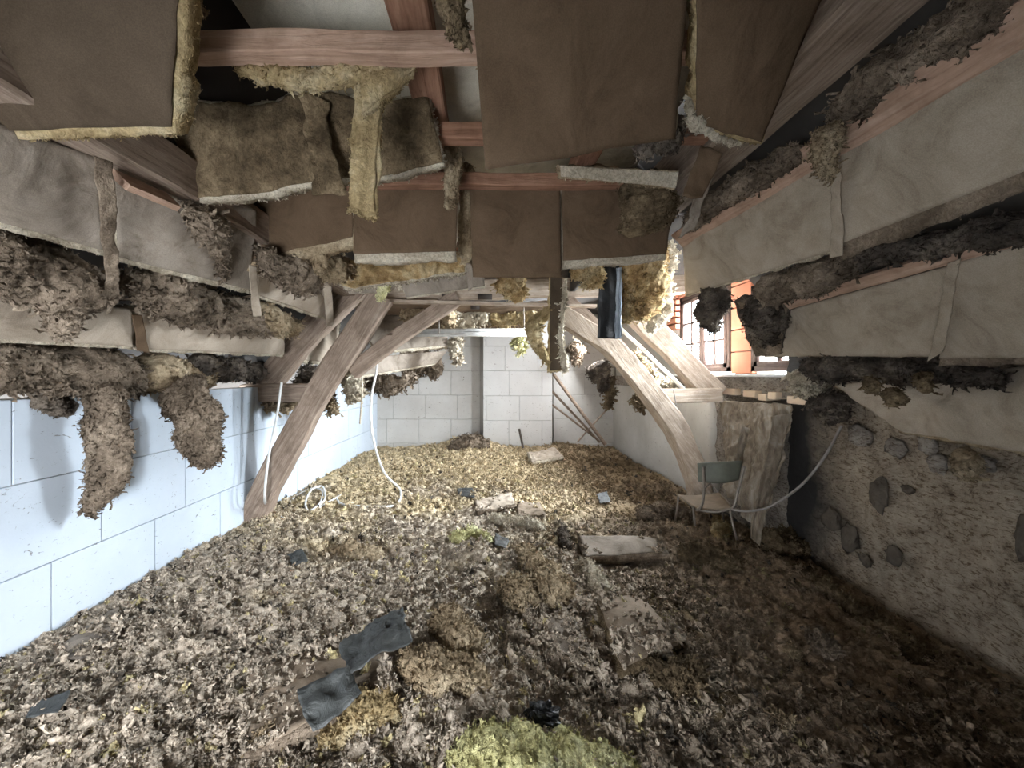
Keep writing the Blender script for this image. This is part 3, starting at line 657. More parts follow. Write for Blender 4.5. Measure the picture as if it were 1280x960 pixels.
# sloped pale rail hanging before the back wall
RD = 4.9; rx0, rx1 = X8(514, RD), X8(660, RD); rz = H+(CY-416)*RD/F
rl = thing('strip_rail', 'white metal channel hanging level before the back wall', 'rail', W(588, 414, RD))
V, Fc = merge([box((rx0, RD, rz+.01), (rx1, RD+.08, rz+.022)), box((rx0, RD, rz-.012), (rx1, RD+.012, rz+.05)), box((rx0, RD+.07, rz-.012), (rx1, RD+.082, rz+.062))])
part('channel', V, Fc, 'white_paint', rl, False)
V, Fc = box((X8(511, RD), RD-.04, rz-.05), (X8(664, RD), RD-.01, rz-.016)); part('lower_lip', V, Fc, 'white_paint', rl, False)
for px in (549, 655): V, Fc = tube([(X8(px, RD), RD-.02, rz-.06), (X8(px, RD), RD-.02, rz+.08), (X8(px, RD), RD+.05, 2.5)], .007, 8, 6); part('hanger', V, Fc, 'steel_dusty', rl)
# leaning poles and rod
for k, (a, b_, r0, lab) in enumerate((((692, 468, 7.75), (757, 556, 7.3), .035, 'thickest brown pole leaning across the back wall corner'), ((690, 489, 7.8), (750, 553, 7.4), .024, 'middle thin pole leaning below the thickest one at back wall'),
        ((689, 505, 7.8), (745, 548, 7.5), .02, 'lowest and flattest pole leaning at back wall'), ((762, 508, 7.7), (722, 552, 7.4), .016, 'thin pole leaning the opposite way, crossing the others'))):
    V, Fc = tube([W(*a), W(*b_)], r0, 8, 8); o = put('leaning_pole', mesh('leaning_pole', V-np.array(W(*b_)), Fc, 'oak_old')); o.location = W(*b_); tag(o, lab, 'pole', 'poles leaning in the back corner')
V, Fc = tube([W(649, 536, 7.4), W(654, 560, 7.3)], .022, 6, 8); o = put('iron_rod', mesh('iron_rod', V-np.array(W(654, 560, 7.3)), Fc, 'fleck')); o.location = W(654, 560, 7.3); tag(o, 'short black rod standing up from litter before the back wall', 'rod')

# ================================================================== BATTS OF THE MIDDLE CEILING
GC = 'brown faced batts hanging from the middle ceiling'
batt('ceiling_batt', 'large dark brown batt filling the top left corner, frayed yellow rim', 'insulation batt', [W(-90, -90, 1.0), W(236, -90, 1.02), W(214, 160, 1.28), W(-90, 168, 1.25)], GC, 'kraft_dark', 'wool_yellow', .07, .02, .015, (0, 0, .02, .012), (0, 0, .022, .03), edge=420, fs=.02, seed=1)
batt('ceiling_batt', 'big central brown panel at top with curled lower left corner', 'insulation batt', [W(583, -90, 1.03), W(867, -90, 1.05), W(846, 176, 1.42), W(607, 216, 1.44)], GC, 'kraft_brown', 'wool_tan', .05, .03, .02, (0, 0, .01, .02), (-.01, 0, .0, -.02), edge=80, fs=.02, seed=2)
batt('ceiling_batt', 'rounded brown panel right of the big central one, against the purlin', 'insulation batt', [W(868, -90, 1.05), W(1068, -90, 1.12), W(948, 180, 1.44), W(872, 158, 1.40)], GC, 'kraft_brown', 'wool_yellow', .05, .04, .02, (.0, 0, .01, .012), (.0, 0, 0, .008), edge=120, fs=.022, seed=3)
batt('ceiling_batt', 'square brown batt in middle row, left of the narrow dark seam', 'insulation batt', [W(587, 233, 2.46), W(700, 231, 2.46), W(702, 348, 2.52), W(591, 347, 2.56)], GC, 'kraft_brown', 'wool_tan', .07, .02, .015, (0, 0, 0, .008), (-.01, 0, -.01, -.012), seed=4)
batt('ceiling_batt', 'brown batt in middle row right of the seam with pale lower edge', 'insulation batt', [W(702, 232, 2.47), W(850, 236, 2.44), W(834, 318, 2.5), W(704, 327, 2.52)], GC, 'kraft_brown', 'wool_pale', .09, .015, .012, (0, 0, .02, .01), (0, 0, 0, .04), seed=5, edge=90, fs=.02)
batt('ceiling_batt', 'brown batt left of the slot in middle row, pale fibrous lower edge', 'insulation batt', [W(442, 225, 2.46), W(573, 225, 2.46), W(570, 316, 2.5), W(442, 318, 2.5)], GC, 'kraft_brown', 'wool_pale', .09, .01, .012, (0, 0, 0, .01), (0, 0, 0, .05), seed=6, edge=90, fs=.018)
batt('ceiling_batt', 'leftmost brown batt of middle row, its torn lower edge rising right', 'insulation batt', [W(322, 240, 2.5), W(444, 232, 2.5), W(441, 298, 2.54), W(310, 327, 2.54)], GC, 'kraft_brown', 'wool_tan', .1, .01, .015, (.01, 0, 0, .02), (0, 0, 0, .07), seed=7, edge=110, fs=.03)
batt('bare_batt', 'mossy brown unfaced batt sagging below the joist, torn pale lower edge', 'insulation batt', [W(205, 125, 1.80), W(535, 112, 1.80), W(556, 206, 1.90), W(222, 254, 1.90)], None, 'wool_moss', 'wool_pale', .08, .05, .07, (.04, .05, .01, .012), (0, 0, 0, .016), seed=8, edge=240, fs=.03, wr=.04)
sheet('bare_batt_flap', 'curled tan fold lying over the mossy sagging batt', 'insulation flap', [W(372, 112, 1.74), W(412, 125, 1.74), W(440, 250, 1.80), W(386, 250, 1.80)], 'wool_moss', 9, .06, .0, .05, (.05, .02, .05, .03))
wool_thing('yellow_wool_roll', 'pale yellow roll of wool squeezed under the nearest joist', 'insulation wool', [W(300, 92, 1.5), W(360, 95, 1.5), W(420, 96, 1.5), W(520, 92, 1.52)], [.028, .03, .04, .03], 'wool_yellow', seed=11, nf=420, fs=.022, amp=.3)
batt('yellow_wool_strip', 'long yellow wool strip dangling vertically from the joist roll', 'insulation strip', [W(442, 98, 1.47), W(482, 96, 1.5), W(477, 270, 1.52), W(432, 262, 1.52)], None, 'wool_yellow', 'wool_yellow', .022, .0, .02, (.03, .0, .04, .03), (0, 0, 0, .008), seed=12, edge=200, fs=.02, fold=.006, res=.012)
batt('yellow_wool_wing', 'pale yellow torn wing spreading right from top of dangling strip', 'insulation strip', [W(448, 88, 1.46), W(524, 84, 1.5), W(500, 112, 1.52), W(452, 150, 1.48)], None, 'wool_yellow', 'wool_yellow', .02, .02, .03, (.02, 0, .04, .03), (0, 0, 0, 0), seed=212, edge=160, fs=.02, res=.01)
batt('torn_batt_end', 'pale ragged batt end lying crosswise below the big central panel', 'insulation batt', [W(700, 206, 1.9), W(850, 214, 1.9), W(846, 236, 1.93), W(700, 222, 1.93)], None, 'wool_pale', 'wool_tan', .06, 0, .02, (.01, .01, .02, .01), (0, 0, 0, .004), seed=13, edge=160, fs=.025, res=.012)
sheet('paper_flap', 'crumpled brown paper flap hanging at the purlin beside dark hole', 'paper flap', [W(874, 172, 1.75), W(908, 190, 1.72), W(882, 250, 1.80), W(845, 252, 1.82)], 'kraft_brown', 14, .05, 0, .05)
sheet('paper_flap', 'narrow folded paper tongue below the crumpled flap at purlin', 'paper flap', [W(886, 205, 1.82), W(906, 200, 1.82), W(868, 282, 2.1), W(842, 300, 2.2)], 'kraft_grey', 15, .04, 0, .04)
wool_thing('hanging_wool_clump', 'dark brown wool clump over the right brown batt of middle row', 'insulation wool', [W(812, 222, 2.33), W(808, 250, 2.33), W(806, 290, 2.36)], [.09, .14, .09], 'wool_moss', seed=16, nf=300, fs=.035, down=1)
wool_thing('hanging_wool_clump', 'brown wool wad beside the upper left edge of central panel', 'insulation wool', [W(566, -40, 1.15), W(570, 20, 1.15), W(580, 58, 1.18)], [.04, .035, .015], 'wool_moss', seed=17, nf=200, fs=.02, down=1)
wool_thing('hanging_wool_clump', 'small wool wad at top beside the corner batt above the joist', 'insulation wool', [W(215, 0, 1.3), W(235, 6, 1.3), W(250, 14, 1.3)], [.03, .03, .01], 'wool_tan', seed=18, nf=140, fs=.02, down=.6)
wool_thing('hanging_wool_clump', 'tan wool strand hanging in the slot left of middle batts', 'insulation wool', [W(562, 182, 2.2), W(566, 225, 2.2), W(562, 262, 2.2)], [.05, .045, .02], 'wool_tan', seed=19, nf=200, fs=.025, down=1.2)
wool_thing('hanging_wool_clump', 'yellowish wool plug inside the dark slot above middle batts', 'insulation wool', [W(582, 205, 2.7), W(582, 245, 2.7), W(580, 330, 2.8)], [.07, .05, .05], 'wool_tan', seed=20, nf=200, fs=.03, down=.6)
wool_thing('torn_wool_fringe', 'pale frayed wool at the tear between the two top panels', 'insulation wool', [W(858, 120, 1.38), W(870, 150, 1.4), W(905, 172, 1.44), W(930, 180, 1.46)], [.012, .02, .012, .006], 'wool_pale', seed=21, nf=200, fs=.016, amp=.3, n=24, M=14)
wool_thing('torn_wool_fringe', 'dark fringe of wool hanging in the hole under central panel', 'insulation wool', [W(800, 190, 1.62), W(825, 170, 1.62), W(855, 160, 1.62)], [.03, .05, .04], 'wool_dark', seed=22, nf=220, fs=.03, down=1)
# lower, behind the middle row
batt('sagging_batt', 'amber wool band sagging under the left brown batts of middle row', 'insulation batt', [W(400, 328, 3.0), W(582, 314, 2.95), W(581, 342, 3.0), W(430, 364, 3.05)], None, 'wool_amber', 'wool_pale', .09, .04, .08, (.05, .0, .0, .05), (0, 0, 0, .012), seed=23, edge=320, fs=.05, wr=.11, res=.014)
batt('sagging_batt', 'grey faced batt end below the amber wool band', 'insulation batt', [W(500, 352, 3.15), W(603, 334, 3.15), W(606, 358, 3.2), W(508, 372, 3.2)], None, 'kraft_grey', 'wool_pale', .06, .0, .012, (0, 0, 0, .006), (0, 0, 0, .015), seed=24, edge=60, fs=.015)
batt('sagging_batt', 'small grey faced batt left above the strut top', 'insulation batt', [W(432, 356, 3.3), W(500, 350, 3.3), W(488, 366, 3.35), W(436, 368, 3.35)], None, 'kraft_grey', 'wool_pale', .05, 0, .015, (0, 0, 0, .01), (0, 0, 0, .008), seed=25, edge=40, fs=.015)
sheet('paper_strip', 'narrow vertical paper strip hanging beside the slot', 'paper flap', [W(580, 325, 2.7), W(592, 325, 2.7), W(594, 362, 2.75), W(583, 366, 2.75)], 'kraft_grey', 26, .01, 0, .01)
wool_thing('hanging_wool_clump', 'cream wool tail dangling beside the strut head', 'insulation wool', [W(482, 345, 3.3), W(480, 360, 3.3), W(474, 376, 3.3)], [.05, .05, .02], 'wool_fresh', seed=27, nf=160, fs=.03, down=1.2, n=20, M=16)
wool_thing('hanging_wool_clump', 'small cream wool tail right of the larger one at strut head', 'insulation wool', [W(500, 350, 3.3), W(502, 362, 3.3)], [.03, .02], 'wool_pale', seed=28, nf=100, fs=.025, down=1.2, n=14, M=12)
wool_thing('hanging_wool_clump', 'amber wool clump under the left middle batt, above collar beam', 'insulation wool', [W(628, 345, 3.4), W(642, 358, 3.4), W(655, 372, 3.4)], [.09, .11, .06], 'wool_amber', seed=29, nf=260, fs=.045, down=.8)
wool_thing('hanging_wool_clump', 'brown wool tatters left of the black film under the right batt', 'insulation wool', [W(712, 332, 3.0), W(735, 342, 3.0), W(748, 360, 3.0)], [.06, .09, .06], 'wool_amber', seed=30, nf=260, fs=.045, down=.9)
wool_thing('hanging_wool_clump', 'large golden wool mass hanging right of the black film', 'insulation wool', [W(775, 328, 3.3), W(800, 345, 3.35), W(815, 375, 3.4), W(780, 395, 3.4)], [.16, .22, .17, .08], 'wool_amber', seed=31, nf=700, fs=.06, down=.7)
wool_thing('hanging_wool_clump', 'cream frayed wool edge by the little bricks beside the window', 'insulation wool', [W(838, 300, 3.5), W(832, 340, 3.6), W(828, 385, 3.7), W(812, 412, 3.7)], [.07, .07, .08, .04], 'wool_pale', seed=32, nf=420, fs=.05, down=.9)
wool_thing('hanging_wool_clump', 'yellow nugget of wool at foot of the golden mass', 'insulation wool', [W(752, 372, 3.5), W(775, 390, 3.5), W(790, 396, 3.5)], [.05, .08, .05], 'wool_yellow', seed=33, nf=260, fs=.035, down=.6)
# black film strip with silver edge
bf = thing('black_film_strip', 'glossy black plastic strip hanging vertically with silver crumpled edge', 'plastic strip', W(762, 424, 3.2))
def subsheet(nm, c4, mat, root, seed, **kw):
    o = sheet(nm, None, None, c4, mat, seed, **kw); wl_ = Vector(o.location); o.parent = root; o.location = wl_-Vector(root.location); return o
subsheet('black_film', [W(750, 328, 3.15), W(776, 326, 3.15), W(778, 424, 3.2), W(745, 424, 3.2)], 'black_film', bf, 34, rough=.03, fold=.008, wr=.01, rag=(.01, 0, .02, .01))
subsheet('silver_edge', [W(770, 335, 3.12), W(779, 333, 3.12), W(776, 424, 3.17), W(766, 424, 3.17)], 'foil', bf, 35, rough=.03, fold=.02, wr=.02, rag=(.02, 0, .01, .01), res=.008)
# brown strip seen edge on, with yellow wool left and frayed string right
batt('hanging_batt_strip', 'narrow brown batt strip hanging down mid air before the back wall', 'insulation strip', [W(688, 345, 3.4), W(703, 345, 3.4), W(705, 462, 3.45), W(687, 464, 3.45)], None, 'kraft_dark', 'wool_yellow', .04, 0, .012, (0, 0, 0, .01), (.01, 0, 0, .01), seed=36, edge=120, fs=.03)
wool_thing('golden_wool_wing', 'golden wool wing sticking out left of the hanging brown strip', 'insulation wool', [W(692, 385, 3.5), W(672, 402, 3.5), W(668, 425, 3.5), W(688, 452, 3.5)], [.05, .10, .09, .05], 'wool_yellow', seed=37, nf=320, fs=.045, down=.5, flat=(1, .6))
wool_thing('frayed_string', 'whitish frayed fibre cord hanging right of the brown strip', 'fibre cord', [W(706, 350, 3.35), W(703, 390, 3.35), W(700, 430, 3.35), W(708, 466, 3.35)], [.018, .012, .014, .03], 'wool_pale', seed=38, nf=120, fs=.05, down=2, n=30, M=8)

# ================================================================== LEFT SLOPE
GL = 'batts on the left roof slope'
batt('slope_batt', 'grey faced batt high on left slope, nearest the left photo edge', 'insulation batt', [L(-110, 118, .06), L(130, 200, .06), L(134, 316, .2), L(-110, 250, .2)], GL, 'kraft_grey', 'wool_pale', .09, .03, .03, (0, .0, .02, .01), (0, 0, 0, .03), seed=50, edge=160, fs=.02)
batt('slope_batt', 'long grey faced batt of upper left row, straight pale lower edge', 'insulation batt', [L(140, 215, .06), L(322, 262, .06), L(314, 363, .2), L(148, 322, .2)], GL, 'kraft_grey', 'wool_pale', .09, .015, .02, (.01, .02, .0, .006), (0, 0, 0, .045), seed=51, edge=140, fs=.02)
batt('slope_batt', 'short grey batt end of upper left row meeting the rafter', 'insulation batt', [L(322, 300, .08), L(412, 352, .1), L(418, 402, .16), L(320, 368, .2)], GL, 'kraft_beige', 'wool_pale', .09, .01, .02, (0, .02, .02, .01), (0, 0, 0, .05), seed=52, edge=120, fs=.03)
batt('slope_batt', 'beige batt of lower left row at the left photo edge', 'insulation batt', [L(-110, 340, .02), L(166, 385, .02), L(168, 434, .14), L(-110, 420, .14)], GL, 'kraft_beige', 'wool_pale', .08, .01, .015, (0, .03, .0, .006), (0, 0, 0, .02), seed=53, edge=80, fs=.02)
batt('slope_batt', 'beige batt of lower left row ending at the strut', 'insulation batt', [L(172, 385, .02), L(356, 412, .02), L(356, 444, .14), L(172, 436, .14)], GL, 'kraft_beige', 'wool_pale', .08, .01, .015, (.01, .03, .01, .006), (0, 0, 0, .03), seed=54, edge=120, fs=.02)
sheet('paper_flap', 'vertical tattered paper strip hanging over the upper left batts', 'paper flap', [L(116, 195, .24), L(146, 205, .24), L(153, 380, .30), L(130, 396, .30)], 'wool_grey', 55, .02, 0, .04, (.02, 0, .02, .06))
sheet('paper_flap', 'narrow brown paper tongue folded over lower left batt seam', 'paper flap', [L(163, 392, .1), L(178, 394, .1), L(188, 441, .17), L(172, 440, .17)], 'kraft_brown', 56, .01, 0, .01, (.01, 0, .01, .01))
sheet('paper_flap', 'short tan tape hanging between upper and lower left rows', 'paper flap', [L(310, 330, .25), L(320, 332, .25), L(328, 396, .3), L(316, 396, .3)], 'kraft_beige', 57, .02, 0, .01, (.01, 0, .01, .01))
sheet('paper_flap', 'pale paper tab hanging at the end of the upper left row', 'paper flap', [L(404, 356, .2), L(414, 358, .2), L(418, 408, .24), L(408, 408, .24)], 'kraft_beige', 58, .01, 0, .01, (.005, 0, .005, .005))
def wl_clump(lab, pts, rad, mat, seed, nf=400, fs=.045, slope=L, down=.8, name='wool_clump', **kw):
    return wool_thing(name, lab, 'insulation wool', [slope(*p) for p in pts], rad, mat, seed=seed, nf=nf, fs=fs, down=down, **kw)
wl_clump('big dark wool heap bulging between left rows at photo edge', [(-90, 300, .12), (0, 325, .12), (80, 345, .14), (115, 372, .14)], [.13, .13, .13, .08], 'wool_grey', 60, 900, .04)
wl_clump('brownish wool tail dripping over the lower left beige batt', [(110, 335, .22), (90, 380, .22), (75, 425, .22)], [.09, .075, .03], 'wool_grey', 61, 400, .035)
wl_clump('shaggy brown wool pile on the lower left row before the strut', [(150, 350, .1), (220, 378, .14), (290, 398, .14), (350, 405, .12)], [.08, .13, .15, .1], 'wool_grey', 62, 1100, .05)
wl_clump('tan wool bunch right end of the shaggy pile', [(320, 388, .2), (345, 400, .2), (372, 412, .18)], [.1, .1, .07], 'wool_tan', 63, 450, .045)
wl_clump('brown wool tatters hanging on the upper left long batt', [(235, 262, .16), (262, 285, .17), (276, 315, .18), (280, 350, .2)], [.04, .07, .035, .015], 'wool_grey', 64, 520, .04, down=1.2)
wl_clump('brown wool bunch hanging below leftmost middle batt', [(330, 325, .35), (365, 335, .38), (392, 360, .38)], [.08, .11, .07], 'wool_grey', 65, 520, .045, down=1)
wl_clump('tan wool layer under the leftmost middle batt torn edge', [(390, 322, .5), (420, 335, .5), (445, 348, .5)], [.08, .1, .06], 'wool_tan', 66, 360, .045, down=.7)
wl_clump('long dark grey wool mass along top of left wall at photo edge', [(-90, 468, .0), (20, 468, .0), (120, 468, .02), (190, 474, .02)], [.12, .13, .14, .12], 'wool_grey', 67, 1300, .045, down=.7)
wl_clump('greenish wool mass along top of left wall, middle stretch', [(160, 470, .04), (220, 470, .05), (262, 470, .05)], [.12, .14, .10], 'wool_tan', 68, 700, .045, down=.7)
wl_clump('dark wool stuffing on wall top between hanging tufts and truss', [(230, 455, .0), (290, 462, -.04), (345, 468, -.06)], [.1, .1, .1], 'wool_dark', 69, 600, .05, down=.7)
wl_clump('thin grey wool tail hanging left of the long tail', [(45, 495, .04), (70, 505, .06), (85, 520, .07)], [.06, .06, .02], 'wool_dark', 70, 260, .03, down=.6)
def hang(lab, pts, d, rad, mat, seed, nf, fs, **kw):
    return wool_thing('hanging_wool_tail', lab, 'insulation wool', [W(a, b_, d) for a, b_ in pts], rad, mat, seed=seed, nf=nf, fs=fs, down=1.2, **kw)
hang('long ragged wool tail hanging down left wall, the left of two', [(122, 470), (130, 520), (131, 575), (114, 640)], 2.32, [.13, .11, .10, .05], 'wool_grey', 71, 1100, .035, flat=(1, .6), n=60)
hang('shaggy brown wool tail hanging down left wall, the right of two', [(225, 470), (240, 510), (248, 545), (262, 578)], 2.78, [.14, .15, .15, .08], 'wool_grey', 72, 1300, .04, flat=(1, .6), n=50)
# beyond the truss
batt('slope_batt', 'fan folded beige paper batt seen behind the strut', 'insulation batt', [W(388, 408, 4.9), W(425, 400, 5.0), W(420, 455, 4.9), W(376, 450, 4.8)], None, 'kraft_beige', 'wool_pale', .06, .0, .03, (.02, .02, .02, .02), (0, 0, 0, .04), seed=73, edge=60, fs=.04, fold=.03)
batt('slope_batt', 'grey faced batt behind the knee brace beyond truss', 'insulation batt', [W(440, 392, 5.2), W(560, 395, 5.8), W(560, 432, 5.8), W(470, 440, 5.3)], None, 'kraft_grey', 'wool_pale', .06, 0, .03, (.02, .02, .02, .02), (0, 0, 0, .04), seed=74, edge=80, fs=.04)
batt('slope_batt', 'beige batt lying on the far end of the left wall', 'insulation batt', [W(440, 448, 5.2), W(560, 438, 6.6), W(545, 455, 6.6), W(444, 472, 5.2)], None, 'kraft_grey', 'wool_pale', .06, 0, .02, (.01, .01, .01, .02), (0, 0, 0, .03), seed=75, edge=80, fs=.03)
FW = [('grey wool tatters low on far left wall below the knee brace', [(455, 470), (480, 485), (520, 470)], 5.6, [.1, .12, .1], 'wool_grey', 80), ('grey cobwebby wool hanging left on back wall', [(500, 440), (535, 452), (550, 474)], 7.0, [.30, .30, .12], 'wool_grey', 81),
      ('wool bunch right of the strut, above the wall top', [(430, 462), (440, 480), (448, 500)], 4.7, [.08, .08, .04], 'wool_pale', 82), ('tan wool tuft between strut and wall, lower than the pale bunch', [(405, 480), (408, 500), (418, 512)], 4.6, [.05, .05, .03], 'wool_tan', 83),
      ('dark wool wad behind principal rafter on left', [(372, 470), (385, 478), (400, 470)], 4.8, [.12, .13, .1], 'wool_dark', 84), ('wool wisps below the left tie piece', [(335, 502), (350, 506), (372, 503)], 4.3, [.03, .04, .03], 'wool_tan', 85),
      ('brown wool tatter row behind collar beam, left', [(500, 392), (540, 397), (570, 393)], 5.1, [.12, .16, .12], 'wool_tan', 86), ('pale straw wool behind the rail, centre', [(556, 393), (580, 397), (612, 394)], 5.4, [.13, .17, .13], 'wool_pale', 87),
      ('golden wool mass above right end of the rail', [(612, 396), (645, 396), (676, 396)], 5.4, [.12, .16, .13], 'wool_yellow', 88), ('pinkish wool tail hanging below rail centre', [(565, 425), (570, 440), (575, 452)], 5.9, [.09, .08, .03], 'wool_pale', 89),
      ('small brown wool tuft below rail left end', [(530, 424), (545, 428), (556, 426)], 6.1, [.06, .07, .05], 'wool_grey', 90), ('bright yellow wool bit below the rail near hanging strip', [(644, 424), (650, 430), (652, 440)], 6.1, [.06, .06, .02], 'wool_fresh', 91),
      ('dark wool tatter on back wall right corner, upper', [(712, 430), (720, 440), (722, 455)], 7.4, [.14, .12, .06], 'wool_grey', 92), ('dark wool clump in right far corner under the strut', [(745, 455), (752, 470), (756, 488)], 7.0, [.16, .16, .08], 'wool_dark', 93),
      ('thin dark wool tail hanging lowest in right far corner', [(762, 470), (762, 490), (760, 510)], 7.0, [.09, .07, .04], 'wool_moss', 94), ('brown wool tuft on far white wall beneath curved strut', [(796, 492), (800, 502), (806, 508)], 5.6, [.07, .09, .05], 'wool_moss', 95),
      ('wool and brick crumbs between strut and white board', [(790, 440), (800, 456), (820, 470)], 4.9, [.07, .08, .07], 'wool_tan', 96), ('wool wad stuffed on the ledge beside the rafter foot', [(800, 474), (830, 478), (846, 476)], 5.1, [.05, .06, .04], 'wool_pale', 97)]
for lab, pts, d, rad, mt, sd in FW: wool_thing('far_wool_clump', lab, 'insulation wool', [W(a, b_, d) for a, b_ in pts], rad, mt, seed=sd, nf=420, fs=.085, down=1.3, n=30, M=26, amp=.8)
batt('far_ceiling_batt', 'wide brown faced batt ceiling beyond the collar beam', 'insulation batt', [(-1.7, 4.5, 2.42), (.9, 4.5, 2.42), (.9, 7.9, 2.46), (-1.7, 7.9, 2.46)], None, 'kraft_brown', None, .05, 0, .05, (0, 0, 0, 0), res=.05, seed=98)
sheet('chip_board', 'tan knotty board end above left part of the rail', 'board', [W(528, 388, 5.4), W(556, 380, 5.4), W(556, 410, 5.4), W(530, 408, 5.4)], 'oak_pale', 99, 0, 0, 0, (0, 0, 0, 0), th=.03)

# ================================================================== RIGHT SLOPE
GR = 'batts on the right roof slope'
batt('slope_batt', 'smooth beige batt of upper right row, the farther piece by the window', 'insulation batt', [R(853, 306, .04), R(1044, 182, .04), R(1048, 312, .16), R(857, 370, .16)], GR, 'kraft_beige', 'wool_pale', .09, .01, .012, (0, 0, 0, .005), (0, 0, 0, .015), seed=110, edge=80, fs=.012)
batt('slope_batt', 'stained beige batt of upper right row, the nearer piece', 'insulation batt', [R(1046, 178, .05), R(1420, -20, .05), R(1420, 160, .2), R(1050, 306, .2)], GR, 'kraft_beige', 'wool_grey', .10, .02, .02, (0, 0, 0, .006), (0, 0, 0, .085), seed=111, edge=160, fs=.02)
sheet('paper_flap', 'pleated pale tape over the seam of upper right batts', 'paper flap', [R(1040, 186, .12), R(1050, 180, .12), R(1056, 318, .24), R(1038, 322, .24)], 'kraft_beige', 112, .008, 0, .02, (.006, 0, .006, .0), res=.006)
batt('slope_batt', 'smooth beige batt of second right row left of the folded strip', 'insulation batt', [R(985, 388, .03), R(1186, 332, .03), R(1166, 446, .16), R(955, 446, .16)], GR, 'kraft_beige', 'wool_grey', .09, .01, .012, (.02, 0, 0, .004), (.0, 0, 0, .01), seed=113, edge=60, fs=.02)
batt('slope_batt', 'beige batt of second right row at the right photo edge', 'insulation batt', [R(1190, 330, .03), R(1420, 262, .03), R(1420, 440, .18), R(1172, 450, .18)], GR, 'kraft_beige', 'wool_grey', .09, .015, .02, (0, 0, 0, .006), (0, 0, 0, .05), seed=114, edge=100, fs=.02)
sheet('paper_flap', 'long folded paper strip slanting over the second right row', 'paper flap', [R(1186, 328, .1), R(1203, 322, .1), R(1180, 440, .2), R(1160, 452, .22)], 'kraft_beige', 115, .015, 0, .02, (.008, 0, .008, .01), res=.008)
batt('slope_batt', 'torn end of second right row hanging before the brick pier', 'insulation batt', [R(914, 378, .06), R(986, 378, .06), R(976, 444, .16), R(944, 445, .16)], GR, 'wool_grey', 'wool_dark', .09, .0, .03, (.07, .02, 0, .01), (.01, 0, 0, .0), seed=116, edge=160, fs=.035)
batt('sagging_batt', 'beige batt sagging lowest on the right over the rubble wall', 'insulation batt', [W(1040, 482, 2.75), W(1420, 440, 1.45), W(1420, 592, 1.45), W(1122, 540, 2.25)], None, 'kraft_beige', 'wool_tan', .08, .06, .05, (.03, .0, 0, .03), (0, 0, 0, .006), seed=117, edge=160, fs=.02, wr=.03)
wl_clump('dark sooty wool hanging over the end of second right row', [(950, 372, .12), (960, 400, .14), (962, 432, .16)], [.10, .11, .05], 'wool_dark', 120, 500, .045, R)
wl_clump('soft grey wool roll between upper and second right rows', [(955, 365, .12), (1000, 352, .12), (1040, 340, .12), (1080, 330, .1)], [.10, .10, .08, .05], 'wool_grey', 121, 420, .035, R)
wl_clump('dark wool stuffing between right rows toward photo edge', [(1060, 328, .08), (1130, 312, .06), (1210, 300, .05), (1300, 280, .05)], [.05, .06, .05, .05], 'wool_dark', 122, 520, .035, R)
wl_clump('grey blue wool tuft hanging against the window panes', [(893, 368, .22), (890, 392, .22), (890, 414, .22)], [.09, .08, .04], 'wool_dark', 123, 420, .045, R, down=1.2)
wl_clump('shaggy wool along the gap below the purlin, upper end', [(1300, -40, .0), (1190, 45, .0), (1110, 100, .0), (1045, 160, .04)], [.06, .075, .075, .05], 'wool_grey', 124, 600, .035, R)
wl_clump('brown shaggy wool knot where upper batts meet the batten', [(1035, 160, .18), (1030, 190, .18), (1040, 220, .18)], [.03, .05, .02], 'wool_tan', 125, 300, .03, R, down=1)
wl_clump('mottled wool along the gap below the purlin, lower end', [(1000, 190, .08), (950, 215, .08), (900, 250, .08), (860, 285, .08)], [.05, .06, .06, .05], 'wool_grey', 126, 500, .03, R)
wl_clump('dark wool line between second row and sagging batt', [(1000, 455, .16), (1070, 458, .14), (1150, 462, .12), (1260, 470, .1)], [.08, .08, .07, .06], 'wool_dark', 127, 800, .04, R)
wool_thing('torn_wool_fringe', 'pale frayed wool at left tip of the sagging batt', 'insulation wool', [W(998, 462, 2.9), W(1010, 478, 2.9), W(1022, 496, 2.85)], [.08, .09, .05], 'wool_pale', seed=128, nf=320, fs=.05, down=.8)
wool_thing('torn_wool_fringe', 'dark sooty wool under the tip of the sagging batt', 'insulation wool', [W(1018, 492, 2.85), W(1035, 510, 2.8), W(1045, 530, 2.75)], [.07, .10, .06], 'wool_dark', seed=129, nf=320, fs=.045, down=.8)
wool_thing('hanging_wool_tail', 'small tan wool tail hanging on the rubble wall at right', 'insulation wool', [W(1200, 560, 1.98), W(1208, 580, 1.98), W(1210, 604, 1.98)], [.04, .045, .02], 'wool_tan', seed=130, nf=160, fs=.03, down=1, n=24, M=18)
for k, (px, py, r_) in enumerate(((1117, 496, .028), (1090, 482, .02), (1155, 478, .02))):
    wool_thing('wool_scrap', ('long brown scrap stuck on the sagging right batt', 'left small scrap near top of the sagging right batt', 'right small scrap near top of the sagging right batt')[k], 'insulation wool', [W(px-6, py-12, 2.0+.0*k), W(px, py, 1.98), W(px+2, py+12, 1.98)], [r_, r_*1.3, r_], 'wool_moss', seed=131+k, nf=70, fs=.025, n=16, M=12)

